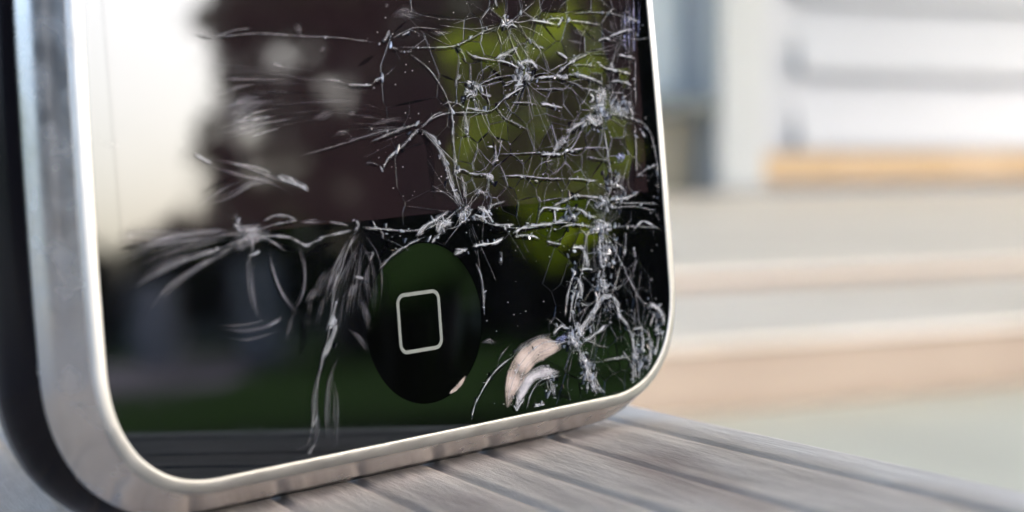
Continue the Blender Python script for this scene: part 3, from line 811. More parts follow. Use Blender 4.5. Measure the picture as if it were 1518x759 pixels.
w 0.40 0.60 12.68,5.32 13.62,5.81 14.20,5.64
b 0.44 0.60 12.92,4.84 13.67,4.86 14.27,4.94
w 0.51 0.80 10.11,0.31 10.69,0.33 11.27,0.25
w 0.19 0.80 7.95,0.81 8.20,0.53 8.24,0.19
d 1.04 0.70 11.81,1.26 13.38,0.75 14.64,-0.12
w 0.53 0.50 11.91,2.24 12.14,1.61 12.51,0.92
s 0.38 0.50 -14.72,8.72 -13.80,8.96 -12.74,9.37
w 0.24 0.60 -14.02,8.99 -13.45,9.10 -12.99,9.22
w 0.58 0.85 -8.92,8.33 -8.65,8.66 -8.27,8.88
w 0.50 0.70 -8.35,9.25 -8.47,8.01 -9.06,6.92 -9.84,6.22
w 0.23 0.60 -7.90,10.18 -8.34,9.33 -8.66,8.48
s 0.68 0.40 -9.71,6.29 -10.19,5.03 -10.71,3.33 -10.54,1.62 -11.27,0.14
s 0.53 0.35 -8.79,5.47 -8.73,3.14 -9.19,0.35
s 0.48 0.50 -7.27,8.06 -6.27,7.22 -5.40,6.21
s 0.68 0.50 -6.11,10.00 -5.60,9.04 -5.25,7.65
d 0.80 0.70 -11.16,9.20 -11.07,7.87 -11.53,6.69
d 0.44 0.80 -9.08,6.75 -9.63,5.93 -9.94,5.17
w 0.32 0.60 -10.43,2.67 -10.76,2.28 -11.08,1.97
w 0.42 0.50 -10.85,0.87 -11.29,0.50 -11.50,0.18
s 0.71 0.40 -10.73,10.03 -10.10,10.58 -9.37,10.86
s 0.48 0.40 -12.56,7.78 -12.11,8.86 -11.46,9.67
w 0.33 0.50 5.64,7.37 5.78,8.79 5.66,10.24 5.22,11.23
t 0.40 0.80 1.62,2.45 2.59,2.84 3.46,3.48
w 0.16 0.60 1.00,21.19 3.36,21.84 7.55,21.83 9.24,22.64 10.49,23.13
w 0.18 0.55 19.99,20.72 17.87,20.40 15.87,18.69 12.74,18.50
w 0.22 0.70 15.00,4.75 17.51,6.84 18.80,9.51 19.02,12.29 19.72,14.53 20.45,16.27 20.02,19.60 20.08,21.63
w 0.22 0.60 15.45,4.70 14.98,7.36 16.45,9.83 17.15,12.19 18.48,13.09
w 0.22 0.60 19.51,7.40 20.52,5.76 21.36,4.63 21.74,2.26 21.52,0.16
w 0.15 0.60 4.63,14.70 7.27,13.79 10.39,13.31 14.42,13.40 19.13,12.64
w 0.15 0.50 10.07,27.88 8.02,27.60 5.89,26.86 3.83,26.42 -0.70,26.48
w 0.20 0.60 10.06,27.78 10.68,26.33 11.41,25.10 11.75,24.27
w 0.16 0.50 5.99,23.31 7.64,23.98 9.77,24.31 11.53,24.17
w 0.16 0.60 11.72,23.97 14.80,24.14 17.81,24.12 20.27,23.35
w 0.17 0.50 -5.63,14.73 -6.89,12.99 -8.09,10.64 -8.94,8.07 -10.18,5.11 -10.91,2.56 -11.50,0.18
w 0.13 0.50 -14.87,14.83 -17.66,14.12 -21.39,13.41 -24.01,12.42
w 0.12 0.40 -14.86,15.00 -18.63,14.96 -22.26,14.84 -25.69,15.29
w 0.13 0.50 -16.87,27.29 -13.05,27.51 -9.22,27.30 -6.17,27.18 -2.55,26.78
w 0.14 0.40 1.00,21.19 -3.16,20.81 -6.89,20.13 -10.46,19.56
w 0.15 0.50 4.28,15.30 1.92,14.34 -0.71,13.98 -5.39,14.62
w 0.21 0.60 15.00,4.75 16.11,2.30 17.17,0.03
w 0.18 0.50 15.00,4.75 12.36,4.41 9.73,3.50 7.81,0.83
w 0.15 0.50 19.13,12.64 22.04,12.57 25.65,12.13
w 0.21 0.50 20.04,21.23 22.53,20.93 25.09,19.90 25.95,17.25 25.86,14.11
w 0.17 0.50 19.12,12.54 20.61,10.37 22.66,7.08 24.27,6.13
w 0.15 0.50 4.63,14.70 3.76,17.97 3.89,21.82 2.32,24.58 -0.09,26.24
w 0.18 0.80 7.29,0.61 7.80,2.05 8.78,3.38 10.25,4.42 11.90,4.86 13.94,4.62
w 0.18 0.80 9.15,0.06 9.94,1.42 11.18,2.19 13.24,2.22
s 1.16 0.90 -16.62,14.80 -14.98,14.88 -13.08,14.99
w 0.14 0.80 -14.87,14.92 -13.16,15.30 -10.76,15.47
w 0.15 0.70 -14.87,14.92 -15.78,15.67 -16.04,16.28
w 0.14 0.70 -14.87,14.92 -16.02,14.33 -17.58,13.78
w 0.14 0.70 -14.87,14.92 -13.37,14.37 -12.21,13.58
w 0.16 0.60 -14.87,14.92 -14.86,13.89 -15.51,12.83"""
rnd = random.Random(11)
def inside(u, v, m_=.25):
    if v > Rg: return abs(u) < Wg - m_ - Kg * max(min(v, 35) - 8, 0) ** 2
    x = max(abs(u) - (Wg - Rg), 0); y = max(Rg - v, 0)
    return (x ** Ng + y ** Ng) ** (1 / Ng) < Rg - m_
def catmull(P, step):
    P = [P[0] + (P[0] - P[1])] + P + [P[-1] + (P[-1] - P[-2])]; out = []
    for i in range(1, len(P) - 2):
        p0, p1, p2, p3 = P[i - 1:i + 3]; n_ = max(2, int((p2 - p1).length / step))
        for k in range(n_):
            t = k / n_
            out.append(.5 * ((2 * p1) + (p2 - p0) * t + (2 * p0 - 5 * p1 + 4 * p2 - p3) * t * t + (3 * p1 - p0 - 3 * p2 + p3) * t ** 3))
    out.append(P[-2]); return out
glints = []
STR = {'w': 1.25, 's': 1.0, 'd': 1.3, 't': 1.3, 'p': 1.3, 'b': 1.2}
def new_layers(bm):
    return bm.loops.layers.uv.new('UVMap'), bm.loops.layers.float_color.new('strength')
def ribbon(bm, lay, kind, wd, st, P, layer, jit=1.0, endfade=True, dens=1.0):
    uvl, al = lay
    hard = kind in 'wb'
    pts = catmull(P, .12 if hard else .3)
    n_ = len(pts); seed = rnd.uniform(0, 99); L = sum((a - b).length for a, b in zip(pts, pts[1:]))
    rows = []; acc = 0; z0 = .072 + .0022 * layer
    for i, p in enumerate(pts):
        if i: acc += (p - pts[i - 1]).length
        t = (pts[min(i + 1, n_ - 1)] - pts[max(i - 1, 0)]).normalized(); nn = Vector((-t.y, t.x))
        q = acc / max(L, 1e-6)
        taper = min(1, min(q, 1 - q) * (7 if hard else (3 if kind in 'tp' else 2.1)) + (.18 if kind != 's' else .03))
        ns = noise.noise(Vector((acc * (1.6 if hard else .5), seed, 0)))
        ww = wd * taper * (1 + (.8 if hard else .25) * ns) * .5
        off = nn * (jit * wd * .35 * noise.noise(Vector((acc * 1.2, seed + 20, 0)))) if hard else nn * 0
        skew = (.5 + .4 * noise.noise(Vector((acc * .8, seed + 40, 0))))
        h = (.12 * wd if hard else .004) * taper * (1 + .8 * noise.noise(Vector((acc * 2.5, seed + 60, 0))))
        c = p + off; a = c + nn * ww; b = c - nn * ww; m_ = b.lerp(a, skew)
        rows.append([(a, z0, 1.0), (m_, z0 + min(abs(h), .06), .5), (b, z0, 0.0), acc])
    V = [[bm.verts.new((q[0].x / 1000, q[0].y / 1000, q[1] / 1000)) for q in r_[:3]] for r_ in rows]
    fs = []
    for i in range(n_ - 1):
        for k in (0, 1):
            if not all(inside(rows[i + di][k + dk][0].x, rows[i + di][k + dk][0].y) for di in (0, 1) for dk in (0, 1)): continue
            f = bm.faces.new((V[i][k], V[i][k + 1], V[i + 1][k + 1], V[i + 1][k])); fs.append(f)
            for lp, (ri, kk) in zip(f.loops, ((i, k), (i, k + 1), (i + 1, k + 1), (i + 1, k))):
                lp[uvl].uv = (rows[ri][3] + seed, rows[ri][kk][2])
                e_ = (min(1, 3.2 * min(ri, n_ - 1 - ri) / n_) if kind == 's' else min(1, 6 * min(ri, n_ - 1 - ri) / n_ + .15)) if endfade else 1
                var = .75 + .5 * noise.noise(Vector((rows[ri][3] * .9, seed + 80, 0)))
                s_ = st * STR[kind] * e_ * var; lp[al] = (s_, s_, s_, 1)
    for r_ in V:
        for v in r_:
            if not v.link_faces: bm.verts.remove(v)
    for f in fs:
        f.normal_update()
        if f.normal.z < 0: f.normal_flip()
def bundle(bm, lay, kind, wd, st, P, layer):
    """a broad soft streak is a sheaf of fine curved fracture lines over a faint haze"""
    ribbon(bm, lay, kind, wd, st * .16, P, layer)
    k = max(2, int(wd / .085)); a0 = rnd.choice((.35, .6, 1.0)); a1 = rnd.choice((.6, 1.0, 1.25))
    for j in range(k):
        o_ = (j + rnd.uniform(.1, .9)) / k - .5; q0 = rnd.uniform(-.12, .3); q1 = rnd.uniform(.7, 1.15)
        Q = []
        for i in range(5):
            q = q0 + (q1 - q0) * i / 4; x = max(0, min(len(P) - 1.0001, q * (len(P) - 1))); ii = int(x); fr = x - ii
            p = P[ii].lerp(P[ii + 1], fr) + (P[ii + 1] - P[ii]) * (q * (len(P) - 1) - x); t = (P[ii + 1] - P[ii]).normalized(); nn = Vector((-t.y, t.x))
            Q.append(p + nn * wd * o_ * (a0 + (a1 - a0) * i / 4))
        ribbon(bm, lay, kind, rnd.uniform(.035, .08), st * rnd.uniform(.5, 1.6), Q, layer + .02 + .001 * j)
tr_list = []
for ln in CR.strip().split('\n'):
    a = ln.split()
    tr_list.append((a[0], float(a[1]), float(a[2]), [Vector(tuple(map(float, q.split(',')))) for q in a[3:]]))
order = {'t': 0, 'd': 1, 's': 2, 'p': 3, 'b': 4, 'w': 5}
tr_list.sort(key=lambda q: (order[q[0]], -q[1]))

# loose shards: the broken right side of the pane is a mosaic of plates, each tipped a fraction of a degree
hubs = [(20.04, 21.23, 3.8), (11.72, 23.97, 3.65), (6.01, 23.45, 2.37), (10.08, 28.02, 2.89), (4.63, 14.7, 3.77), (19.12, 12.54, 3.53), (15.01, 4.85, 3.72), (18.6, 7.65, 2.52), (22.57, 3.97, 2.31), (22.74, 26.67, 3.07), (14.95, 18.44, 2.72), (7.21, 17.2, 2.38)]
seeds = []
for (hx, hy, rr) in hubs:
    k = rnd.randint(6, 9); a0 = rnd.uniform(0, 6.28)
    for ring in (.45, 1.0, 1.7):
        for j in range(k):
            a = a0 + 6.283 * (j + (.5 if ring == 1.0 else 0) + rnd.uniform(-.25, .25)) / k
            p = Vector((hx + rr * ring * math.cos(a), hy + rr * ring * math.sin(a) * 1.1))
            if p.x < 1.5 + rnd.uniform(-1.5, 1.5) or p.x > 27 or p.y < -1 or p.y > 34: continue
            if (p - Vector((0, HB))).length < RB + .4: continue
            if all((p - q).length > .95 for q in seeds): seeds.append(p)
for _ in range(30):
    p = Vector((rnd.uniform(5, 25), rnd.uniform(0, 33)))
    if all((p - q).length > 2.4 for q in seeds) and (p - Vector((0, HB))).length > RB + .4: seeds.append(p)
def cen0(q): return sum(q, Vector((0, 0))) / len(q)
def clip(poly, n_, d):
    """keep the side where n.p <= d"""
    out = []
    for i in range(len(poly)):
        a, b = poly[i - 1], poly[i]; da, db = n_.dot(a) - d, n_.dot(b) - d
        if (da <= 0) != (db <= 0): out.append(a + (b - a) * (da / (da - db)))
        if db <= 0: out.append(b)
    return out
ol = [Vector((p.x * 1000, p.y * 1000)) for p in outline(-.14, 0)]
edges = []
for i, sd_ in enumerate(seeds):
    poly = [Vector((-12, -2)), Vector((28, -2)), Vector((28, 40)), Vector((-12, 40))]
    for j, q in enumerate(seeds):
        if i == j or (q - sd_).length > 14: continue
        n_ = (q - sd_).normalized(); poly = clip(poly, n_, n_.dot((q + sd_) / 2) - .012)
        if len(poly) < 3: break
    if len(poly) < 3: continue
    rmax = 4.5
    for k in range(12):
        n_ = Vector((math.cos(k * math.pi / 6), math.sin(k * math.pi / 6))); poly = clip(poly, n_, n_.dot(sd_) + rmax)
    for k in range(len(ol)):
        a, b = ol[k], ol[(k + 1) % len(ol)]; t = b - a
        if t.length < 1e-6: continue
        n_ = Vector((t.y, -t.x)).normalized(); poly = clip(poly, n_, n_.dot(a))
        if len(poly) < 3: break
    if len(poly) < 3: continue
    n_ = (Vector((0, HB)) - sd_).normalized(); poly = clip(poly, n_, n_.dot(Vector((0, HB))) - RB - .12)
    P_ = []
    for p in poly:
        if not P_ or (p - P_[-1]).length > .02: P_.append(p)
    if len(P_) > 2 and (P_[0] - P_[-1]).length < .02: P_.pop()
    if len(P_) < 3: continue
    if cen0(poly).y < 14 and 3 < cen0(poly).x < 13: continue
    amp = .0024 * (1.0 if sd_.x > 7 else .25) * (.3 if sd_.y < 13.5 and 3.5 < sd_.x < 12.5 else 1)
    gx, gy = rnd.gauss(0, amp), rnd.gauss(0, amp * .8)
    zs = [gx * (p.x - sd_.x) + gy * (p.y - sd_.y) for p in P_]; zm = min(zs)
    cen = sum(P_, Vector((0, 0))) / len(P_)
    bm = bmesh.new()
    top = []; low = []
    for p, z_ in zip(P_, zs):
        inn = p + (cen - p).normalized() * .03
        top.append(bm.verts.new((inn.x / 1000, inn.y / 1000, (z_ - zm + .0285) / 1000))); low.append(bm.verts.new((p.x / 1000, p.y / 1000, .000021 if p.y > 14.9 else .000002)))
    bm.faces.new(top)
    for k in range(len(P_)):
        j = (k + 1) % len(P_); bm.faces.new((low[k], low[j], top[j], top[k]))
    bmesh.ops.recalc_face_normals(bm, faces=bm.faces)
    obj('glass_shard', bm, M_shard, fg)
    for k in range(len(P_)): edges.append((P_[k - 1], P_[k]))

# traced fractures and one painted glare on the button edge, each its own part
for i, (k_, wd, st, P) in enumerate(tr_list):
    bm = bmesh.new(); lay = new_layers(bm)
    if k_ == 's' and wd > .16: bundle(bm, lay, k_, wd, st, P, i * .1)
    elif k_ in 'wb' and wd > .42:
        ribbon(bm, lay, k_, wd, st * .6, P, i * .1)
        for j in range(int(wd / .13)):
            o_ = [Vector((rnd.gauss(0, wd * .24), rnd.gauss(0, wd * .24))) for _ in P]
            ribbon(bm, lay, k_, rnd.uniform(.06, .16), min(1, st * rnd.uniform(.8, 1.3)), [p + q for p, q in zip(P, o_)], i * .1 + .03 + .002 * j, 2.0)
    else: ribbon(bm, lay, k_, wd * ((.85 if P[0].x > 4 else .62) if k_ == 'w' else 1), st, P, i * .1, .6)
    if k_ == 'w' and P[0].x > -6:      # the dark lip of the break beside it
        Q = [p + Vector((rnd.uniform(-.02, .02), -.10 - wd * .35)) for p in P]
        ribbon(bm, lay, 'd', .0, 0, Q, 0) if False else None
    if bm.faces: obj('crack', bm, MC[k_], fg)
    else: bm.free()
    if k_ in 'wb':
        for p in catmull(P, .12):
            lam = (.08 + .5 * wd) * st * (1.0 if p.x > -4 else .12)
            for _ in range(int(lam) + (rnd.random() < lam % 1)):
                glints.append((p.x + rnd.gauss(0, wd * .5), p.y + rnd.gauss(0, wd * .5), rnd.choice((.05, .08, .12, .2)) * (.6 + wd)))

# hairline network: shard edges, side branches and fans from the points of impact, too many to pick apart
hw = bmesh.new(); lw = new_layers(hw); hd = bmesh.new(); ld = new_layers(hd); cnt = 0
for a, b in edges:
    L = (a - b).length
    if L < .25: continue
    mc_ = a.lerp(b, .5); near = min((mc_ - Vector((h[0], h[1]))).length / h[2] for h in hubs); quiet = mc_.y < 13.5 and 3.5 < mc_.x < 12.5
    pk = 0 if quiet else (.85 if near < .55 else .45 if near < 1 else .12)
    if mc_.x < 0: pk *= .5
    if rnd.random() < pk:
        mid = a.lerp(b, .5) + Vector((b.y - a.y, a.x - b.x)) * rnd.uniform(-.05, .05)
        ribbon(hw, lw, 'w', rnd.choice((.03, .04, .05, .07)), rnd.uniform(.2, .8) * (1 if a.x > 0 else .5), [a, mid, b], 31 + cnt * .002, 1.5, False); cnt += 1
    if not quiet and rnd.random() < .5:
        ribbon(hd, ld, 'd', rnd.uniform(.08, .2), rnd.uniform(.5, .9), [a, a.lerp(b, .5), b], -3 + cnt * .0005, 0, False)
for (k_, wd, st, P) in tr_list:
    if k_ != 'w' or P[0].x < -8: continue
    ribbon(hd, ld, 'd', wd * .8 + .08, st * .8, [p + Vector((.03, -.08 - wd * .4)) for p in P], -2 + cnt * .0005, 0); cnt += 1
    for _ in range(rnd.choice((0, 0, 1, 1))):
        i = rnd.randrange(len(P) - 1); p = P[i].lerp(P[i + 1], rnd.random()); t = (P[i + 1] - P[i]).normalized()
        a = rnd.choice((-1, 1)) * rnd.uniform(.3, 1.2); d = Vector((t.x * math.cos(a) - t.y * math.sin(a), t.x * math.sin(a) + t.y * math.cos(a)))
        L = rnd.uniform(.8, 3.0); bend = Vector((-d.y, d.x)) * rnd.uniform(-.25, .25) * L
        if (p - Vector((0, HB))).length < RB + 1.2: continue
        ribbon(hw, lw, 'w', rnd.uniform(.03, .055), rnd.uniform(.25, .6), [p, p + d * L * .5 + bend, p + d * L], 32 + cnt * .002, 2.0); cnt += 1
for (hx, hy, rr) in hubs:
    for _ in range(13):
        a = rnd.uniform(0, 6.28); r0 = rnd.uniform(.2, .8); L = rr * rnd.uniform(.6, 2.5); d = Vector((math.cos(a), math.sin(a))); pn = Vector((-d.y, d.x)) * rnd.uniform(-.18, .18) * L
        h0 = Vector((hx, hy)); e = h0 + d * L
        if (e - Vector((0, HB))).length < RB + .4 or (h0.lerp(e, .5) - Vector((0, HB))).length < RB + .4: continue
        ribbon(hw, lw, 'w', rnd.uniform(.03, .06), rnd.uniform(.25, .7), [h0 + d * r0, h0 + d * L * .5 + pn, e], 33 + cnt * .002, 1.5); cnt += 1
# loops written with the name crack would pass three hundred: one mesh each
o = obj('hairline_cracks', hw, MC['w'], fg); o['kind'] = 'stuff'
o = obj('shadowed_crack_lips', hd, MC['d'], fg); o['kind'] = 'stuff'  # dark ribbons set beside the frosted cracks and along shard edges
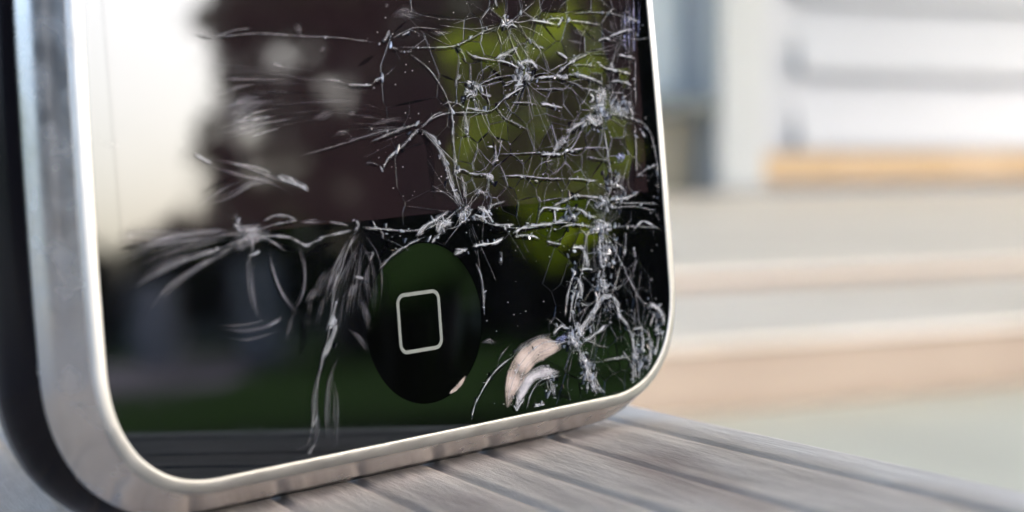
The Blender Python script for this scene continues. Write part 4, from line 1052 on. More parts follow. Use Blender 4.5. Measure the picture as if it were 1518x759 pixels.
# fine sheaves in the blurred left part, generated as fans
fan = bmesh.new(); lf = new_layers(fan); fd = bmesh.new(); lfd = new_layers(fd)
for (kind, wd, st, P) in [(q.split()[0], float(q.split()[1]), float(q.split()[2]), [Vector(tuple(map(float, z.split(',')))) for z in q.split()[3:]]) for q in """d 0.07 0.37 -12.07,23.01 -10.72,23.03 -9.35,23.03 -7.95,23.00 -6.55,22.94 -5.12,22.86
s 0.11 0.31 -16.61,23.70 -15.09,23.75 -13.55,23.77 -11.99,23.76 -10.40,23.72 -8.78,23.65
s 0.09 0.45 -17.69,25.74 -16.94,25.68 -16.17,25.62 -15.41,25.56 -14.64,25.48 -13.86,25.40
s 0.10 0.47 -16.85,21.89 -15.82,22.04 -14.78,22.18 -13.73,22.29 -12.66,22.39 -11.59,22.47
d 0.15 0.33 -16.03,24.89 -15.19,24.84 -14.33,24.79 -13.46,24.73 -12.59,24.67 -11.71,24.59
s 0.09 0.17 -12.22,24.88 -10.58,24.71 -8.91,24.52 -7.21,24.30 -5.48,24.06 -3.72,23.79
d 0.11 0.35 -17.45,25.42 -16.05,25.32 -14.64,25.22 -13.20,25.09 -11.74,24.94 -10.25,24.77
s 0.07 0.31 -9.78,24.22 -8.40,24.09 -7.00,23.95 -5.59,23.79 -4.15,23.60 -2.69,23.39
s 0.11 0.34 -16.65,20.94 -15.71,21.13 -14.75,21.30 -13.79,21.46 -12.82,21.60 -11.85,21.73
s 0.16 0.47 -17.46,22.93 -16.15,23.04 -14.84,23.12 -13.50,23.19 -12.15,23.22 -10.78,23.23
s 0.14 0.77 -16.13,21.25 -15.19,21.42 -14.24,21.57 -13.28,21.71 -12.31,21.83 -11.33,21.93
s 0.13 0.35 -15.81,21.99 -15.22,22.06 -14.63,22.13 -14.03,22.19 -13.43,22.25 -12.83,22.31
s 0.11 0.26 -17.19,24.18 -15.66,24.19 -14.11,24.17 -12.53,24.12 -10.93,24.04 -9.31,23.94
s 0.08 0.40 -12.59,22.25 -11.24,22.34 -9.87,22.41 -8.48,22.45 -7.08,22.46 -5.65,22.43
d 0.12 0.24 -16.60,22.93 -15.25,23.04 -13.89,23.12 -12.50,23.17 -11.09,23.20 -9.67,23.20
d 0.13 0.20 -12.53,25.36 -11.42,25.21 -10.31,25.06 -9.17,24.89 -8.04,24.72 -6.88,24.53
s 0.10 0.18 -9.49,24.76 -8.72,24.66 -7.95,24.55 -7.17,24.44 -6.39,24.32 -5.59,24.20
d 0.11 0.59 -13.18,23.77 -11.53,23.74 -9.85,23.68 -8.14,23.59 -6.40,23.46 -4.63,23.29
s 0.15 0.48 -15.67,24.67 -14.97,24.64 -14.27,24.61 -13.56,24.58 -12.84,24.54 -12.12,24.49
d 0.11 0.34 -17.06,23.42 -15.98,23.48 -14.91,23.52 -13.81,23.55 -12.71,23.56 -11.60,23.55
d 0.15 0.26 -9.83,22.62 -8.56,22.65 -7.28,22.66 -5.98,22.64 -4.67,22.60 -3.34,22.53
s 0.15 0.47 -15.96,24.58 -14.36,24.53 -12.73,24.44 -11.07,24.33 -9.39,24.19 -7.67,24.02
s 0.17 0.25 -17.41,22.97 -16.03,23.09 -14.64,23.18 -13.23,23.24 -11.80,23.27 -10.35,23.27
s 0.11 0.46 -9.79,23.04 -8.89,23.03 -7.99,23.02 -7.07,22.99 -6.15,22.95 -5.23,22.90
s 0.13 0.27 -8.73,22.42 -7.61,22.44 -6.48,22.45 -5.33,22.43 -4.18,22.39 -3.01,22.33
d 0.16 0.19 -9.61,24.68 -8.05,24.48 -6.47,24.26 -4.86,24.02 -3.23,23.76 -1.57,23.47
d 0.16 0.26 -8.37,24.39 -7.19,24.23 -5.99,24.06 -4.78,23.88 -3.56,23.68 -2.32,23.47
s 0.10 0.36 -10.69,23.03 -9.89,23.03 -9.08,23.03 -8.27,23.01 -7.46,22.99 -6.63,22.96
s 0.08 0.21 -11.32,22.76 -9.61,22.80 -7.87,22.79 -6.11,22.73 -4.32,22.63 -2.50,22.48
d 0.08 0.28 -16.47,21.00 -15.88,21.12 -15.28,21.23 -14.69,21.33 -14.09,21.43 -13.49,21.53
s 0.17 0.25 -10.73,24.64 -10.16,24.58 -9.59,24.52 -9.02,24.46 -8.44,24.39 -7.86,24.32
d 0.13 0.36 -14.30,22.64 -13.70,22.69 -13.11,22.73 -12.50,22.77 -11.89,22.80 -11.28,22.82
d 0.13 0.42 -15.68,21.25 -14.22,21.50 -12.73,21.71 -11.23,21.88 -9.70,22.01 -8.15,22.10
d 0.08 0.47 -16.74,23.54 -15.58,23.58 -14.42,23.61 -13.24,23.62 -12.05,23.61 -10.85,23.58
s 0.11 0.67 -12.91,22.20 -12.22,22.26 -11.53,22.32 -10.84,22.36 -10.13,22.40 -9.43,22.43
d 0.11 0.47 -14.37,21.84 -13.33,21.98 -12.28,22.09 -11.21,22.19 -10.14,22.27 -9.05,22.32
s 0.07 0.32 -17.01,20.84 -16.17,21.01 -15.33,21.17 -14.49,21.32 -13.63,21.45 -12.78,21.57
d 0.18 0.20 -16.65,21.08 -15.79,21.25 -14.92,21.40 -14.04,21.54 -13.16,21.67 -12.27,21.78
s 0.10 0.33 -16.59,24.91 -15.17,24.86 -13.72,24.78 -12.25,24.68 -10.77,24.56 -9.25,24.42
s 0.13 0.48 -17.81,23.58 -16.99,23.62 -16.17,23.66 -15.33,23.69 -14.49,23.71 -13.64,23.72
s 0.11 0.20 -13.86,21.31 -12.61,21.50 -11.35,21.66 -10.08,21.79 -8.79,21.89 -7.48,21.96
d 0.16 0.51 -16.18,23.37 -14.84,23.44 -13.47,23.48 -12.10,23.51 -10.70,23.50 -9.29,23.46
d 0.13 0.19 -18.38,22.75 -17.25,22.87 -16.12,22.97 -14.96,23.05 -13.80,23.11 -12.63,23.15
d 0.13 0.47 -8.60,24.96 -7.33,24.75 -6.05,24.53 -4.75,24.29 -3.43,24.04 -2.10,23.78
s 0.17 0.84 -15.85,21.36 -14.54,21.57 -13.21,21.76 -11.87,21.91 -10.51,22.03 -9.14,22.12
s 0.18 0.37 -10.36,25.07 -8.90,24.86 -7.42,24.63 -5.92,24.39 -4.40,24.12 -2.85,23.84
s 0.14 0.33 -15.02,25.20 -13.50,25.07 -11.97,24.91 -10.41,24.73 -8.83,24.53 -7.22,24.31
s 0.11 0.18 -17.01,21.79 -16.17,21.92 -15.33,22.04 -14.47,22.15 -13.62,22.25 -12.75,22.33
s 0.15 0.43 -16.25,23.91 -14.95,23.94 -13.63,23.94 -12.29,23.92 -10.94,23.88 -9.56,23.82
s 0.09 0.45 -17.06,21.68 -16.36,21.79 -15.67,21.90 -14.97,22.00 -14.27,22.08 -13.56,22.16
s 0.16 0.19 -10.05,24.70 -8.76,24.56 -7.46,24.39 -6.14,24.21 -4.81,24.01 -3.45,23.80
s 0.08 0.20 -13.69,24.48 -12.32,24.39 -10.92,24.30 -9.51,24.18 -8.08,24.03 -6.62,23.87
d 0.10 0.33 -15.70,22.57 -14.12,22.71 -12.51,22.82 -10.87,22.88 -9.21,22.91 -7.53,22.89
s 0.07 0.36 -11.73,23.28 -10.12,23.27 -8.49,23.23 -6.83,23.16 -5.14,23.04 -3.43,22.89
s 0.12 0.24 -8.78,24.38 -7.60,24.24 -6.41,24.09 -5.20,23.93 -3.98,23.75 -2.74,23.56
s 0.17 0.37 -16.44,24.12 -15.19,24.13 -13.92,24.12 -12.64,24.09 -11.35,24.05 -10.04,23.98
d 0.07 0.49 -16.13,23.44 -14.63,23.50 -13.11,23.53 -11.56,23.53 -9.99,23.50 -8.39,23.44
d 0.08 0.41 -16.73,22.24 -15.15,22.43 -13.54,22.57 -11.92,22.68 -10.26,22.75 -8.59,22.77
s 0.10 0.28 -11.92,21.68 -11.10,21.77 -10.28,21.85 -9.45,21.91 -8.61,21.96 -7.78,22.01
d 0.11 0.43 -12.20,21.90 -11.18,22.01 -10.16,22.09 -9.13,22.16 -8.09,22.21 -7.04,22.25
s 0.12 0.23 -9.78,22.98 -9.16,22.97 -8.54,22.97 -7.91,22.95 -7.27,22.93 -6.64,22.90
d 0.16 0.46 -17.71,25.74 -16.98,25.68 -16.24,25.62 -15.50,25.55 -14.75,25.48 -14.00,25.40
s 0.08 0.26 -15.75,26.01 -14.21,25.81 -12.64,25.60 -11.05,25.36 -9.43,25.10 -7.78,24.83
d 0.10 0.31 -17.61,25.33 -16.16,25.24 -14.69,25.13 -13.20,25.00 -11.68,24.85 -10.14,24.68
s 0.18 0.45 -16.30,24.73 -15.03,24.69 -13.76,24.64 -12.46,24.56 -11.15,24.47 -9.82,24.36
s 0.16 0.46 -16.86,24.16 -15.60,24.16 -14.32,24.15 -13.02,24.12 -11.71,24.07 -10.38,24.00
s 0.14 0.22 -15.14,24.44 -13.79,24.40 -12.43,24.34 -11.05,24.26 -9.65,24.16 -8.23,24.04
s 0.11 0.49 -14.22,22.84 -12.58,22.94 -10.90,22.99 -9.20,23.01 -7.48,22.98 -5.73,22.90
s 0.15 0.23 -11.60,25.31 -10.17,25.11 -8.71,24.91 -7.24,24.68 -5.73,24.43 -4.21,24.16
s 0.07 0.29 -17.38,23.75 -16.77,23.77 -16.17,23.79 -15.56,23.80 -14.95,23.81 -14.34,23.81
s 0.08 0.18 -9.49,22.46 -8.50,22.49 -7.49,22.51 -6.48,22.52 -5.46,22.50 -4.43,22.47
s 0.17 0.18 -12.24,23.69 -11.62,23.68 -11.00,23.67 -10.37,23.65 -9.74,23.63 -9.11,23.59
d 0.15 0.22 -12.65,23.70 -12.05,23.69 -11.44,23.68 -10.84,23.66 -10.22,23.63 -9.61,23.61
s 0.14 0.33 -17.60,25.26 -16.73,25.22 -15.86,25.17 -14.99,25.12 -14.11,25.05 -13.21,24.99
s 0.13 0.30 -16.88,21.53 -15.84,21.70 -14.81,21.85 -13.76,21.99 -12.70,22.11 -11.62,22.21
s 0.13 0.42 -16.27,25.43 -15.41,25.37 -14.54,25.29 -13.65,25.21 -12.77,25.13 -11.87,25.03
s 0.13 0.26 -16.25,25.34 -14.88,25.23 -13.50,25.11 -12.09,24.96 -10.67,24.81 -9.22,24.62
s 0.13 0.45 -12.59,23.66 -11.54,23.65 -10.48,23.62 -9.42,23.58 -8.35,23.52 -7.26,23.45
s 0.16 0.19 -12.25,24.61 -11.37,24.54 -10.48,24.46 -9.58,24.37 -8.68,24.28 -7.77,24.18
d 0.07 0.40 -9.27,23.86 -7.64,23.73 -6.00,23.57 -4.32,23.38 -2.62,23.16 -0.90,22.91
s 0.08 0.38 -11.24,24.87 -9.60,24.67 -7.92,24.45 -6.22,24.21 -4.49,23.93 -2.72,23.64
d 0.11 0.46 -14.86,22.12 -14.23,22.19 -13.60,22.26 -12.96,22.33 -12.32,22.38 -11.68,22.43
s 0.17 0.18 -13.18,25.67 -12.01,25.52 -10.83,25.36 -9.63,25.18 -8.42,24.99 -7.20,24.79
s 0.09 0.30 -15.44,23.87 -14.22,23.88 -12.99,23.88 -11.75,23.85 -10.49,23.81 -9.21,23.75
d 0.14 0.19 -16.69,24.17 -15.27,24.18 -13.81,24.15 -12.34,24.10 -10.84,24.02 -9.33,23.93
s 0.12 0.20 -17.12,22.65 -15.57,22.79 -13.98,22.90 -12.37,22.98 -10.74,23.01 -9.08,23.01
d 0.12 0.46 -13.96,24.74 -12.93,24.67 -11.88,24.59 -10.82,24.50 -9.75,24.39 -8.67,24.28
s 0.07 0.18 -18.11,23.41 -16.71,23.50 -15.28,23.56 -13.84,23.60 -12.37,23.61 -10.89,23.59
s 0.11 0.42 -15.20,23.14 -14.26,23.19 -13.31,23.23 -12.36,23.25 -11.39,23.26 -10.42,23.26
d 0.17 0.24 -8.88,23.45 -8.01,23.41 -7.14,23.36 -6.26,23.30 -5.37,23.23 -4.48,23.15
s 0.07 0.44 -14.11,22.01 -13.16,22.13 -12.19,22.22 -11.23,22.30 -10.25,22.37 -9.26,22.42
s 0.12 0.41 -16.63,25.18 -15.79,25.12 -14.95,25.07 -14.10,25.00 -13.24,24.93 -12.38,24.85
d 0.14 0.31 -13.67,23.70 -12.22,23.70 -10.75,23.67 -9.26,23.61 -7.75,23.52 -6.21,23.41
s 0.13 0.26 -9.70,23.18 -8.76,23.17 -7.80,23.14 -6.83,23.11 -5.86,23.06 -4.88,22.99
d 0.13 0.46 -11.95,23.32 -10.26,23.31 -8.55,23.26 -6.81,23.17 -5.03,23.04 -3.24,22.87
d 0.10 0.38 -16.10,25.78 -15.17,25.69 -14.24,25.58 -13.30,25.47 -12.35,25.35 -11.39,25.23
d 0.12 0.40 -18.02,24.61 -17.12,24.60 -16.20,24.59 -15.28,24.56 -14.35,24.53 -13.41,24.48
d 0.18 0.40 -18.04,20.72 -16.71,21.01 -15.37,21.28 -14.02,21.51 -12.64,21.71 -11.26,21.87
s 0.13 0.36 -15.92,24.48 -14.46,24.44 -12.99,24.37 -11.50,24.28 -9.98,24.17 -8.44,24.03
s 0.15 0.29 -17.60,25.75 -16.04,25.62 -14.46,25.47 -12.85,25.29 -11.21,25.10 -9.54,24.88
s 0.11 0.36 -9.06,23.81 -7.43,23.67 -5.77,23.51 -4.09,23.31 -2.38,23.09 -0.64,22.82
s 0.11 0.36 -13.69,22.07 -12.02,22.24 -10.32,22.37 -8.59,22.44 -6.83,22.47 -5.05,22.44
s 0.10 0.29 -14.70,24.71 -13.11,24.63 -11.50,24.53 -9.86,24.39 -8.19,24.22 -6.49,24.03
s 0.12 0.29 -13.48,25.50 -12.23,25.34 -10.96,25.17 -9.67,24.99 -8.36,24.80 -7.04,24.59
s 0.12 0.47 -17.36,23.22 -16.52,23.28 -15.68,23.33 -14.82,23.37 -13.96,23.40 -13.09,23.41
d 0.08 0.22 -16.08,25.38 -14.90,25.29 -13.70,25.19 -12.48,25.07 -11.25,24.94 -10.00,24.80
s 0.11 0.80 -16.08,22.00 -15.46,22.08 -14.84,22.16 -14.22,22.23 -13.59,22.29 -12.97,22.35
s 0.17 0.36 -12.10,22.10 -10.50,22.22 -8.87,22.30 -7.22,22.33 -5.54,22.32 -3.83,22.26
s 0.14 0.36 -12.23,25.67 -11.57,25.57 -10.91,25.47 -10.25,25.37 -9.57,25.26 -8.90,25.15
d 0.15 0.46 -15.72,23.75 -14.30,23.77 -12.86,23.77 -11.40,23.74 -9.91,23.68 -8.40,23.60
s 0.09 0.36 0.27,20.68 -0.24,20.34 -0.74,20.03 -1.24,19.73
s 0.09 0.58 -1.84,21.64 -4.03,21.93 -6.18,22.18 -8.28,22.38
s 0.08 0.25 0.21,21.11 -2.05,20.91 -4.26,20.76 -6.41,20.65
s 0.15 0.50 -0.61,21.15 -2.45,21.12 -4.27,21.10 -6.04,21.10
s 0.15 0.32 -0.05,21.24 -1.44,21.31 -2.81,21.38 -4.15,21.44
d 0.14 0.53 -0.12,21.20 -2.27,21.22 -4.37,21.26 -6.42,21.30
s 0.12 0.27 -0.44,20.90 -1.53,20.70 -2.60,20.52 -3.66,20.37
s 0.08 0.59 -0.35,21.10 -2.06,21.02 -3.74,20.95 -5.40,20.91
s 0.15 0.34 -0.77,20.87 -1.59,20.74 -2.40,20.62 -3.21,20.51
s 0.10 0.26 -0.08,21.09 -0.76,21.03 -1.43,20.98 -2.10,20.93
d 0.07 0.59 -0.87,21.35 -2.07,21.46 -3.25,21.55 -4.41,21.65
d 0.08 0.35 -1.65,21.56 -2.19,21.63 -2.71,21.69 -3.24,21.75
s 0.08 0.52 -0.75,20.06 -1.77,19.48 -2.77,18.98 -3.75,18.56
d 0.13 0.47 -1.80,20.84 -3.93,20.64 -6.01,20.49 -8.04,20.40
s 0.15 0.54 0.24,21.42 -1.51,21.91 -3.24,22.34 -4.93,22.70
s 0.16 0.30 -1.93,21.00 -2.47,20.97 -3.01,20.94 -3.55,20.92
s 0.09 0.40 -0.54,20.55 -2.46,19.86 -4.33,19.32 -6.16,18.93
d 0.13 0.52 -0.90,21.32 -1.93,21.40 -2.95,21.47 -3.96,21.53
s 0.16 0.56 0.16,20.85 -1.37,20.29 -2.88,19.82 -4.35,19.43
s 0.13 0.30 0.20,21.30 -1.77,21.56 -3.71,21.80 -5.61,22.00
s 0.07 0.53 -1.96,21.49 -4.09,21.68 -6.19,21.85 -8.24,21.99
s 0.15 0.30 -0.03,21.45 -1.62,21.81 -3.20,22.14 -4.75,22.43
s 0.10 0.29 -2.06,20.76 -3.77,20.58 -5.45,20.44 -7.08,20.34
d 0.12 0.59 -0.51,21.12 -2.65,21.06 -4.74,21.02 -6.78,21.00
d 0.07 0.38 -1.13,21.40 -2.11,21.49 -3.08,21.58 -4.05,21.66
s 0.15 0.40 -1.35,21.42 -1.97,21.49 -2.58,21.54 -3.19,21.60
s 0.15 0.33 -1.22,20.90 -3.11,20.70 -4.95,20.54 -6.76,20.43
d 0.10 0.41 -1.64,20.38 -3.35,19.96 -5.02,19.63 -6.66,19.38
d 0.10 0.45 -1.79,20.45 -2.88,20.21 -3.94,20.00 -5.00,19.82
s 0.13 0.49 -0.65,20.83 -1.79,20.61 -2.92,20.41 -4.04,20.24
d 0.11 0.57 0.15,20.95 -0.71,20.73 -1.55,20.53 -2.38,20.35
s 0.11 0.27 -1.11,21.29 -3.09,21.38 -5.04,21.47 -6.95,21.56
s 0.07 0.28 -0.92,21.82 -2.30,22.22 -3.66,22.57 -5.00,22.88
s 0.15 0.42 -0.12,21.20 -2.38,21.23 -4.59,21.27 -6.74,21.31
s 0.13 0.39 -0.03,21.39 -0.98,21.56 -1.92,21.72 -2.85,21.87
s 0.16 0.54 -0.29,20.86 -1.23,20.64 -2.16,20.44 -3.08,20.26
s 0.12 0.25 -1.05,20.75 -3.07,20.39 -5.04,20.11 -6.96,19.92
d 0.07 0.46 -1.54,21.90 -2.82,22.21 -4.09,22.49 -5.35,22.74
d 0.12 0.44 -1.39,21.69 -2.93,21.98 -4.44,22.23 -5.92,22.45
d 0.08 0.27 -1.25,20.49 -2.87,20.06 -4.46,19.71 -6.02,19.45
d 0.15 0.58 -1.32,20.97 -3.40,20.83 -5.43,20.72 -7.41,20.66
s 0.10 0.35 -0.32,20.79 -1.47,20.46 -2.60,20.18 -3.71,19.94
s 0.11 0.30 -1.33,21.95 -2.62,22.32 -3.90,22.64 -5.16,22.93
s 0.11 0.30 -0.39,21.36 -2.57,21.61 -4.70,21.82 -6.79,22.00
d 0.13 0.31 -0.59,20.05 -1.47,19.49 -2.34,18.99 -3.20,18.56
s 0.16 0.37 -0.88,21.55 -2.57,21.84 -4.22,22.10 -5.84,22.32
s 0.16 0.42 -16.23,15.35 -18.37,15.48 -20.76,15.61 -23.08,15.73 -25.35,15.82
s 0.21 0.48 -16.31,14.58 -18.50,14.19 -20.97,13.51 -23.39,12.60
s 0.25 0.35 -16.28,14.90 -18.44,14.74 -20.88,14.41
s 0.17 0.56 -16.25,15.20 -18.40,15.23 -20.80,15.21 -23.14,15.13
d 0.22 0.58 -16.27,14.96 -18.44,14.83 -20.86,14.56
s 0.17 0.29 -16.29,14.79 -18.46,14.55 -20.91,14.10 -23.31,13.47 -25.66,12.67
d 0.14 0.52 -16.25,15.13 -18.41,15.11 -20.82,15.01 -23.17,14.83 -25.47,14.57
d 0.17 0.52 -16.26,15.04 -18.42,14.97 -20.84,14.79
s 0.26 0.36 -16.26,15.03 -18.43,14.94 -20.85,14.73 -23.21,14.42
s 0.28 0.39 -16.29,14.77 -18.47,14.51 -20.92,14.04
s 0.12 0.28 -16.26,15.11 -18.41,15.09 -20.82,14.97 -23.18,14.77 -25.48,14.49
d 0.18 0.41 -16.30,14.62 -18.49,14.26 -20.96,13.63
s 0.27 0.44 -16.25,15.17 -18.40,15.19 -20.81,15.14 -23.15,15.03 -25.45,14.84
d 0.17 0.38 -16.24,15.27 -18.38,15.35 -20.78,15.41
s 0.14 0.34 -16.27,14.98 -18.43,14.86 -20.86,14.60 -23.23,14.22 -25.56,13.72
s 0.22 0.48 -16.28,14.92 -18.44,14.76 -20.88,14.44 -23.26,13.98
s 0.16 0.41 -16.27,15.00 -18.43,14.90 -20.85,14.67 -23.22,14.32
d 0.27 0.30 -16.23,15.33 -18.37,15.45 -20.76,15.56 -23.09,15.66 -25.36,15.72
s 0.17 0.53 -16.28,14.84 -18.46,14.62 -20.90,14.23 -23.29,13.66 -25.63,12.93
s 0.12 0.58 -16.24,15.30 -18.38,15.40 -20.77,15.49 -23.10,15.55
d 0.27 0.45 -16.26,15.11 -18.41,15.08 -20.82,14.96 -23.18,14.76 -25.48,14.47
s 0.24 0.34 -16.25,15.15 -18.40,15.15 -20.81,15.08 -23.16,14.93
d 0.21 0.30 -16.26,15.03 -18.42,14.95 -20.85,14.74
d 0.24 0.41 -16.27,14.98 -18.43,14.87 -20.86,14.62
s 0.22 0.50 -16.24,15.25 -18.39,15.32 -20.78,15.35 -23.12,15.34
d 0.14 0.49 -16.28,14.85 -18.45,14.65 -20.89,14.26
s 0.22 0.49 -16.26,15.11 -18.41,15.09 -20.82,14.98 -23.18,14.78 -25.48,14.51
s 0.15 0.26 -16.29,14.77 -18.47,14.51 -20.92,14.03 -23.32,13.37 -25.67,12.53
d 0.25 0.56 -16.28,14.87 -18.45,14.68 -20.89,14.32 -23.27,13.80 -25.61,13.13
s 0.21 0.27 -16.31,14.60 -18.50,14.23 -20.96,13.58 -23.38,12.70
s 0.16 0.38 -16.24,15.25 -18.39,15.32 -20.78,15.35
s 0.24 0.50 -16.25,15.12 -18.41,15.10 -20.82,15.00
s 0.16 0.55 -16.27,14.96 -18.44,14.83 -20.86,14.55 -23.24,14.15 -25.57,13.62
d 0.22 0.37 -16.25,15.13 -18.41,15.11 -20.82,15.02 -23.17,14.84 -25.47,14.58
s 0.23 0.47 -16.27,14.93 -18.44,14.78 -20.87,14.47
s 0.22 0.44 -16.24,15.23 -18.39,15.28 -20.79,15.29 -23.13,15.25
s 0.12 0.44 -16.29,14.73 -18.48,14.44 -20.93,13.91 -23.33,13.20
d 0.15 0.59 -16.31,14.56 -18.50,14.16 -20.97,13.47 -23.40,12.53 -25.79,11.36
s 0.22 0.38 -16.25,15.17 -18.40,15.17 -20.81,15.12 -23.16,14.99 -25.45,14.79
d 0.16 0.25 -16.30,14.65 -18.49,14.31 -20.95,13.71 -23.37,12.89 -25.74,11.86
s 0.24 0.43 -16.25,15.17 -18.40,15.18 -20.81,15.12 -23.16,14.99
s 0.24 0.38 -16.28,14.88 -18.45,14.70 -20.89,14.34 -23.27,13.83 -25.61,13.18
s 0.25 0.50 -16.28,14.91 -18.44,14.74 -20.88,14.41 -23.26,13.94
s 0.13 0.27 -16.27,14.93 -18.44,14.77 -20.87,14.46
s 0.13 0.41 -16.25,15.20 -18.40,15.24 -20.80,15.22 -23.14,15.15
s 0.19 0.43 -16.30,14.62 -18.49,14.26 -20.96,13.63
s 0.22 0.46 -6.62,13.05 -7.61,11.99 -8.46,10.93 -9.18,9.87
s 0.20 0.41 -6.82,12.72 -7.74,11.62 -8.53,10.52 -9.20,9.42
s 0.10 0.38 -6.66,12.28 -7.45,10.98 -8.13,9.68 -8.69,8.37
s 0.10 0.32 -5.31,13.76 -5.50,13.19 -5.69,12.61 -5.88,12.03
s 0.24 0.49 -6.11,13.67 -7.41,12.52 -8.51,11.38 -9.42,10.23
s 0.25 0.35 -5.58,13.36 -6.06,12.24 -6.50,11.12 -6.91,10.00
d 0.13 0.28 -5.54,13.90 -6.49,12.61 -7.32,11.33 -8.04,10.06
d 0.24 0.45 -5.61,13.33 -6.30,11.75 -6.90,10.19 -7.41,8.62
s 0.14 0.34 -6.76,13.04 -7.88,11.89 -8.83,10.75 -9.61,9.60
d 0.25 0.31 -6.63,12.84 -7.20,12.18 -7.71,11.50 -8.19,10.84
s 0.19 0.31 -6.47,12.92 -7.21,11.98 -7.88,11.03 -8.46,10.09
d 0.08 0.44 -6.35,12.86 -7.40,11.30 -8.28,9.74 -8.97,8.17
s 0.17 0.38 -7.11,13.00 -7.91,12.32 -8.62,11.63 -9.26,10.95
s 0.13 0.45 -6.91,13.21 -7.79,12.51 -8.58,11.80 -9.27,11.09
s 0.11 0.40 -5.99,13.78 -7.52,12.47 -8.77,11.15 -9.77,9.82
s 0.10 0.43 -6.36,12.54 -6.83,11.75 -7.26,10.96 -7.65,10.18
d 0.18 0.28 -6.22,13.45 -6.76,12.92 -7.27,12.40 -7.74,11.87
s 0.13 0.49 -6.04,13.56 -6.79,12.78 -7.48,12.00 -8.10,11.22
d 0.23 0.49 -5.59,13.07 -5.82,12.39 -6.06,11.72 -6.27,11.04
s 0.16 0.30 -5.52,13.13 -6.05,11.42 -6.52,9.71 -6.93,8.00
d 0.17 0.56 -5.69,13.28 -6.00,12.64 -6.30,12.00 -6.58,11.37
s 0.13 0.28 -6.48,13.29 -7.01,12.80 -7.52,12.30 -7.99,11.80
s 0.23 0.37 -6.35,12.21 -6.68,11.56 -6.98,10.92 -7.26,10.28
s 0.14 0.49 -5.40,13.52 -5.95,11.88 -6.44,10.24 -6.87,8.60
s 0.24 0.36 -6.45,12.44 -6.80,11.86 -7.13,11.27 -7.44,10.69
d 0.17 0.55 -6.48,12.41 -7.14,11.29 -7.73,10.16 -8.23,9.03
d 0.21 0.58 -5.98,13.40 -6.90,12.18 -7.70,10.95 -8.38,9.73
s 0.13 0.38 -5.18,14.14 -5.56,13.15 -5.90,12.17 -6.23,11.19
s 0.11 0.36 -6.24,13.14 -6.77,12.46 -7.27,11.78 -7.73,11.10
s 0.10 0.28 -6.20,13.11 -7.12,11.85 -7.92,10.57 -8.59,9.30
s 0.16 0.35 -5.74,13.76 -6.74,12.57 -7.62,11.38 -8.37,10.19
d 0.23 0.54 -6.23,13.31 -7.52,11.81 -8.59,10.30 -9.42,8.79
s 0.25 0.55 -6.67,12.63 -7.18,11.96 -7.66,11.29 -8.09,10.61
s 0.24 0.58 -5.48,13.25 -5.78,12.32 -6.07,11.39 -6.33,10.47
s 0.11 0.53 -6.32,12.43 -7.21,10.71 -7.95,9.00 -8.53,7.28
s 0.08 0.49 -5.80,13.58 -6.33,12.87 -6.83,12.17 -7.29,11.47
d 0.17 0.29 -5.41,13.86 -5.81,13.13 -6.19,12.39 -6.55,11.66
s 0.12 0.42 -5.45,13.87 -5.91,13.11 -6.34,12.35 -6.75,11.59
d 0.13 0.37 -6.07,13.30 -7.18,11.81 -8.11,10.33 -8.86,8.83
s 0.12 0.26 -5.51,14.00 -6.76,12.49 -7.82,11.00 -8.69,9.49
s 0.22 0.33 -5.51,13.88 -6.59,12.30 -7.50,10.72 -8.26,9.15
s 0.10 0.49 -5.24,14.24 -5.71,13.58 -6.15,12.92 -6.57,12.26
d 0.18 0.57 -5.89,12.17 -6.33,10.79 -6.73,9.41 -7.07,8.02
s 0.13 0.39 -5.62,13.55 -6.20,12.52 -6.73,11.49 -7.20,10.46
s 0.16 0.33 -6.18,12.09 -6.82,10.50 -7.36,8.89 -7.81,7.29
d 0.12 0.48 -5.67,12.51 -6.10,10.94 -6.49,9.39 -6.83,7.83
s 0.16 0.29 -5.53,13.14 -6.00,11.68 -6.43,10.22 -6.81,8.76
d 0.17 0.54 -5.32,13.70 -5.67,12.65 -5.99,11.60 -6.28,10.55
s 0.15 0.34 -6.40,13.23 -7.13,12.45 -7.80,11.67 -8.40,10.89
s 0.11 0.25 -6.02,12.36 -6.52,11.07 -6.97,9.78 -7.38,8.49
s 0.10 0.33 -5.61,13.86 -6.03,13.36 -6.42,12.86 -6.79,12.37
d 0.11 0.52 -6.05,12.89 -6.50,12.09 -6.91,11.31 -7.28,10.52
d 0.18 0.33 -5.72,12.88 -6.23,11.53 -6.68,10.19 -7.08,8.85
d 0.12 0.41 -5.64,13.65 -6.18,12.83 -6.67,12.02 -7.13,11.20
s 0.18 0.58 -5.37,14.12 -6.40,12.79 -7.31,11.46 -8.08,10.13
s 0.18 0.48 -5.30,14.34 -5.90,13.94 -6.47,13.54 -7.00,13.15
d 0.18 0.37 -5.52,13.67 -6.10,12.55 -6.64,11.44 -7.12,10.32
d 0.10 0.58 -5.70,13.02 -6.24,11.67 -6.73,10.31 -7.15,8.95
s 0.12 0.50 -5.45,13.09 -5.71,12.12 -5.96,11.15 -6.19,10.19
d 0.15 0.49 -6.11,12.42 -6.50,11.54 -6.87,10.66 -7.20,9.78
s 0.17 0.41 -15.06,14.91 -15.28,14.98 -15.75,15.10
s 0.13 0.57 -14.78,14.91 -14.66,15.02 -14.49,15.23
s 0.15 0.31 -14.61,14.82 -12.72,14.87 -10.76,15.19
d 0.11 0.43 -15.14,14.85 -16.54,14.94 -18.18,14.97
s 0.16 0.51 -14.78,14.91 -14.43,15.40 -14.43,16.02
d 0.16 0.38 -14.94,14.93 -15.06,15.16 -15.17,15.49
d 0.11 0.54 -14.61,14.82 -13.63,14.79 -12.37,14.76
s 0.20 0.40 -15.14,14.84 -16.24,14.91 -17.59,15.03
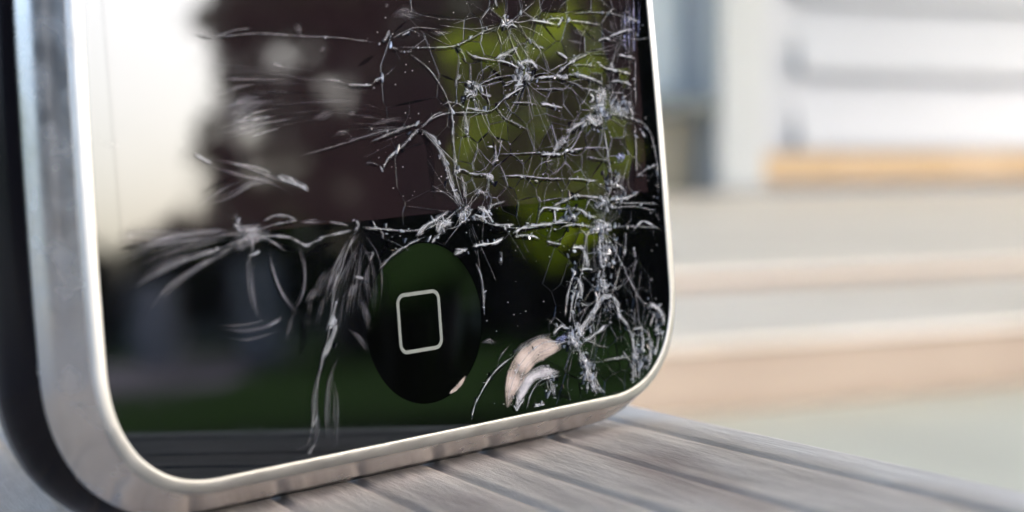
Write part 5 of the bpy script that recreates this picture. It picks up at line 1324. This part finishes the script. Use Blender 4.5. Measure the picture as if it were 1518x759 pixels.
s 0.16 0.46 -14.93,14.93 -15.65,15.63 -17.07,16.34
s 0.16 0.50 -14.81,14.92 -14.59,15.54 -14.88,16.29
s 0.18 0.43 -14.70,14.75 -14.36,14.63 -13.69,14.49
s 0.15 0.50 -14.76,14.74 -14.49,14.59 -13.89,14.40
s 0.14 0.45 -15.04,14.92 -16.00,15.52 -16.83,16.24
d 0.12 0.45 -15.02,14.92 -15.87,15.30 -17.22,15.64
s 0.19 0.37 -14.63,14.78 -14.13,14.64 -13.53,14.38
s 0.18 0.44 -15.00,14.92 -15.65,15.25 -16.74,15.58
s 0.12 0.54 -15.00,14.76 -15.31,14.55 -15.66,14.26
s 0.17 0.60 -14.86,14.74 -14.72,14.46 -14.36,14.09
d 0.14 0.38 -14.67,14.76 -13.62,14.45 -12.20,14.14
s 0.12 0.34 -14.72,14.75 -13.51,14.25 -11.72,13.81
s 0.09 0.57 -14.64,14.85 -14.08,14.93 -13.34,15.06
d 0.16 0.52 -15.10,14.80 -15.30,14.77 -15.67,14.67
s 0.10 0.52 -14.78,14.91 -14.70,14.99 -14.62,15.16
s 0.12 0.43 -15.04,14.91 -15.47,15.22 -15.69,15.65
d 0.19 0.44 -14.62,14.83 -14.38,14.83 -13.88,14.84
s 0.10 0.47 -14.97,14.75 -15.42,14.22 -15.60,13.55
d 0.17 0.42 -6.25,11.46 -7.11,10.20 -7.68,8.21
s 0.11 0.40 -7.59,12.31 -8.43,11.05 -9.21,8.52
d 0.21 0.31 -7.15,11.44 -8.00,10.18 -8.83,8.28
d 0.22 0.36 -8.19,12.12 -9.02,10.87 -9.59,8.98
s 0.16 0.46 -9.17,12.40 -10.00,11.15 -10.57,9.61
d 0.13 0.36 -8.24,12.53 -9.08,11.28 -9.57,8.81
s 0.16 0.29 -7.08,10.98 -7.93,9.72 -8.63,8.31
d 0.15 0.48 -7.05,12.41 -7.90,11.15 -8.43,8.62
d 0.18 0.34 -5.72,12.29 -6.58,11.02 -7.38,9.06
s 0.21 0.35 -5.70,11.68 -6.56,10.42 -7.31,8.34
s 0.18 0.44 -7.45,10.91 -8.30,9.66 -8.65,8.32
s 0.21 0.36 -4.93,12.17 -5.79,10.90 -6.51,8.43
s 0.15 0.35 -6.02,12.23 -6.87,10.97 -7.50,9.18
s 0.16 0.32 -7.87,12.17 -8.71,10.92 -9.21,8.98
s 0.20 0.33 -8.73,10.94 -9.56,9.69 -10.46,7.81
s 0.18 0.38 -4.48,12.15 -5.34,10.87 -6.07,8.67
d 0.22 0.32 -7.21,10.66 -8.05,9.41 -8.70,6.94
s 0.12 0.44 -9.44,11.18 -10.27,9.94 -10.94,7.76
s 0.21 0.47 -6.64,11.11 -7.49,9.85 -8.19,7.32
s 0.19 0.30 -6.10,10.67 -6.95,9.41 -7.30,7.85
d 0.19 0.30 -6.60,11.22 -7.45,9.96 -8.14,8.47
d 0.20 0.33 -6.44,11.52 -7.29,10.26 -8.08,8.56
d 0.18 0.44 -4.53,10.99 -5.40,9.72 -6.28,7.40
s 0.18 0.49 -5.36,12.23 -6.22,10.96 -6.88,8.54
d 0.12 0.40 -4.45,11.31 -5.32,10.04 -6.14,7.88
s 0.18 0.39 -8.29,10.97 -9.12,9.72 -9.96,8.31
s 0.18 0.40 -5.76,11.73 -6.61,10.47 -7.39,9.13
s 0.13 0.42 -8.95,11.83 -9.78,10.58 -10.30,8.95
s 0.18 0.50 -9.51,11.60 -10.34,10.36 -11.18,8.17
d 0.12 0.28 -7.33,11.41 -8.17,10.16 -8.83,8.40
s 0.18 0.41 -6.27,10.78 -7.13,9.52 -7.83,7.90
s 0.16 0.50 -6.02,11.68 -6.87,10.42 -7.49,8.52
s 0.15 0.34 -7.07,11.71 -7.91,10.45 -8.46,8.27
s 0.22 0.43 -7.44,10.80 -8.28,9.55 -8.78,8.24
d 0.22 0.33 -6.15,11.02 -7.00,9.76 -7.60,7.62
d 0.12 0.27 -4.40,11.63 -5.27,10.35 -6.24,8.19
d 0.16 0.46 -6.82,12.39 -7.66,11.12 -8.42,9.06
s 0.21 0.47 -8.65,10.70 -9.48,9.46 -10.01,7.84
d 0.13 0.40 -5.88,10.62 -6.73,9.36 -7.15,7.26
s 0.12 0.25 -8.70,12.30 -9.53,11.05 -10.23,9.46
s 0.79 0.48 -16.60,13.82 -18.99,13.84 -22.15,13.32 -24.76,12.17
s 0.70 0.51 -16.68,13.99 -19.07,14.07 -22.22,13.56 -24.83,12.38
s 0.53 0.71 -16.32,13.97 -18.73,13.87 -21.89,13.40 -24.52,12.15
s 0.47 0.52 -16.83,15.27 -19.48,15.31 -22.59,14.96 -25.41,14.02
s 0.53 0.62 -17.14,14.93 -19.79,14.85 -22.88,14.68 -25.68,13.81
s 0.63 0.76 -16.73,15.26 -19.38,15.30 -22.49,15.02 -25.31,14.11
s 0.59 0.77 -15.92,14.10 -18.79,13.32 -21.51,12.13 -23.44,10.50
s 0.64 0.79 -16.17,14.13 -19.03,13.32 -21.74,12.14 -23.68,10.47
s 0.84 0.49 -15.61,14.10 -18.48,13.29 -21.21,12.09 -23.18,10.21
s 0.68 0.66 -13.57,14.19 -13.21,12.22 -12.47,10.66 -11.31,9.71
s 0.54 0.80 -13.40,13.84 -13.05,11.77 -12.29,10.34 -11.13,9.32
s 0.56 0.56 -13.48,13.69 -13.11,11.87 -12.36,10.26 -11.21,9.20
s 0.74 0.62 -14.57,13.53 -15.05,11.96 -14.90,10.19 -14.36,8.93
s 0.54 0.58 -14.90,13.97 -15.39,12.45 -15.24,10.63 -14.73,9.14
s 0.36 0.79 -14.68,13.97 -15.17,12.40 -15.02,10.60 -14.48,9.33
s 0.44 0.59 -12.37,8.77 -13.82,8.42 -15.77,8.27 -17.90,8.63
s 0.38 0.64 -13.15,9.80 -14.60,9.30 -16.53,9.23 -18.65,9.53
s 0.78 0.51 -12.65,9.53 -14.11,8.96 -16.06,8.86 -18.18,9.25
s 0.60 0.51 -11.10,14.32 -10.58,12.63 -10.99,10.84 -12.14,9.66
s 0.57 0.65 -11.10,14.06 -10.58,12.32 -11.00,10.52 -12.14,9.37
s 0.35 0.80 -11.15,14.08 -10.66,12.11 -11.04,10.56 -12.21,9.26
s 0.66 0.64 -18.36,15.19 -20.94,15.41 -23.44,15.78 -25.90,15.80
s 0.58 0.67 -18.80,14.66 -21.36,14.98 -23.84,15.38 -26.29,15.41
s 0.70 0.67 -18.30,14.93 -20.90,15.04 -23.38,15.53 -25.85,15.42
s 0.37 0.52 -7.89,6.72 -8.96,5.05 -9.41,2.86 -9.40,0.67
s 0.35 0.72 -8.10,6.66 -9.16,5.04 -9.60,2.99 -9.60,0.67
s 0.83 0.74 -8.27,6.15 -9.31,4.66 -9.75,2.66 -9.75,0.38
s 0.39 0.49 -6.08,14.12 -4.73,12.33 -4.48,10.59 -4.95,8.35
s 0.52 0.67 -5.49,14.53 -4.14,12.68 -3.88,11.00 -4.36,8.68
s 0.35 0.49 -6.27,14.15 -4.93,12.43 -4.67,10.74 -5.16,8.31
s 0.37 0.55 -10.63,17.54 -12.83,18.33 -15.49,19.33 -18.11,19.88
s 0.78 0.77 -10.88,17.00 -13.04,18.05 -15.73,18.75 -18.33,19.53
s 0.51 0.74 -10.54,17.50 -12.73,18.36 -15.40,19.30 -18.03,19.85
s 0.56 0.52 -18.57,17.06 -16.42,17.26 -14.15,18.10 -11.32,18.26
s 0.67 0.50 -18.62,16.99 -16.47,17.24 -14.21,17.98 -11.39,18.09
s 0.71 0.52 -18.56,17.35 -16.41,17.52 -14.16,18.25 -11.32,18.57""".strip().split('\n')]:
    if wd < .3 and rnd.random() < .45: continue
    if kind == 's': ribbon(fan, lf, 's', wd * .42, st * (.5 if wd > .3 else .95), P, 20 + cnt * .001)
    else: ribbon(fd, lfd, 'd', wd * .5, st, P, 12 + cnt * .001)
    cnt += 1
o = obj('fracture_ripples', fan, MC['s'], fg); o['kind'] = 'stuff'
o = obj('fracture_ripple_shadows', fd, MC['d'], fg); o['kind'] = 'stuff'  # the dark streaks of the fans

# crushed zones: centre u, v, radii, count
for (x, y, rx, ry, n_) in [(19.98, 21.38, 0.47, 0.42, 160), (22.04, 21.57, 0.67, 0.37, 90), (11.75, 24.27, 0.69, 0.41, 110), (6.01, 23.45, 0.41, 0.28, 70), (19.13, 12.64, 1.03, 0.18, 130), (18.93, 10.77, 0.46, 0.91, 160), (18.59, 8.26, 0.46, 0.48, 110), (15.0, 4.75, 0.54, 0.36, 150), (16.07, 1.95, 0.36, 0.84, 170), (22.41, 2.43, 0.58, 1.08, 200), (24.86, 4.76, 0.29, 0.68, 60), (20.43, 16.01, 0.56, 0.43, 60), (19.72, 14.53, 0.65, 0.24, 80), (4.48, 14.62, 0.48, 0.28, 90), (6.65, 14.46, 0.41, 0.29, 60), (15.38, 8.32, 0.36, 1.19, 120), (15.58, 13.81, 0.99, 0.36, 80), (19.43, 6.64, 0.47, 0.49, 70), (17.78, -0.05, 0.65, 0.24, 40), (10.84, 0.41, 0.87, 0.18, 20), (12.42, 1.43, 0.61, 0.59, 40), (10.08, 28.02, 0.34, 0.23, 25)]:
    for _ in range(int(n_ * .45)):
        glints.append((x + rnd.gauss(0, rx), y + rnd.gauss(0, ry), rnd.choice((.04, .06, .1, .15, .22))))
gm = [bmesh.new(), bmesh.new(), bmesh.new()]
for (u_, v_, s_) in glints:
    if not inside(u_, v_, .5) or (u_ ** 2 + (v_ - HB) ** 2) ** .5 < RB + .2: continue
    bm = gm[rnd.choice((0, 1, 1, 2, 2))]
    a = rnd.gauss(1.57, .8); ax = Vector((math.cos(a), math.sin(a), 0))
    n1 = Vector((rnd.gauss(0, .5), rnd.gauss(0, .5), 1)).normalized()
    c = Vector((u_, v_, .085 + .35 * s_))
    s1 = (ax - n1 * ax.dot(n1)).normalized() * s_ * rnd.uniform(.6, 2.0); s2 = n1.cross(s1).normalized() * s_ * rnd.uniform(.2, .55)
    top = [c + s1, c + s2 * rnd.uniform(.6, 1.2) + s1 * rnd.uniform(-.4, .4), c - s1 * rnd.uniform(.4, 1), c - s2 * rnd.uniform(.2, 1)]
    vs = [bm.verts.new(p / 1000) for p in top]; bt = [bm.verts.new(Vector((p.x, p.y, .03)) / 1000) for p in top]
    bm.faces.new(vs)
    for i in range(4): bm.faces.new((vs[i], bt[i], bt[(i + 1) % 4], vs[(i + 1) % 4]))
for bm, m_ in zip(gm, (M_splint, M_splint_clear, M_splint_dark)):
    sp = obj('glass_splinters', bm, m_, fg); sp['kind'] = 'stuff'
bm = bmesh.new()
for _ in range(260):
    u_, v_ = rnd.uniform(-4, 26), rnd.uniform(.6, 30)
    if not inside(u_, v_, .5) or (u_ ** 2 + (v_ - HB) ** 2) ** .5 < RB + .3: continue
    bmesh.ops.create_icosphere(bm, subdivisions=1, radius=rnd.choice((.016, .02, .025, .04)) / 1000, matrix=Matrix.Translation((u_ / 1000, v_ / 1000, .00006)))
du = obj('dust', bm, M_dust, fg); du['kind'] = 'stuff'
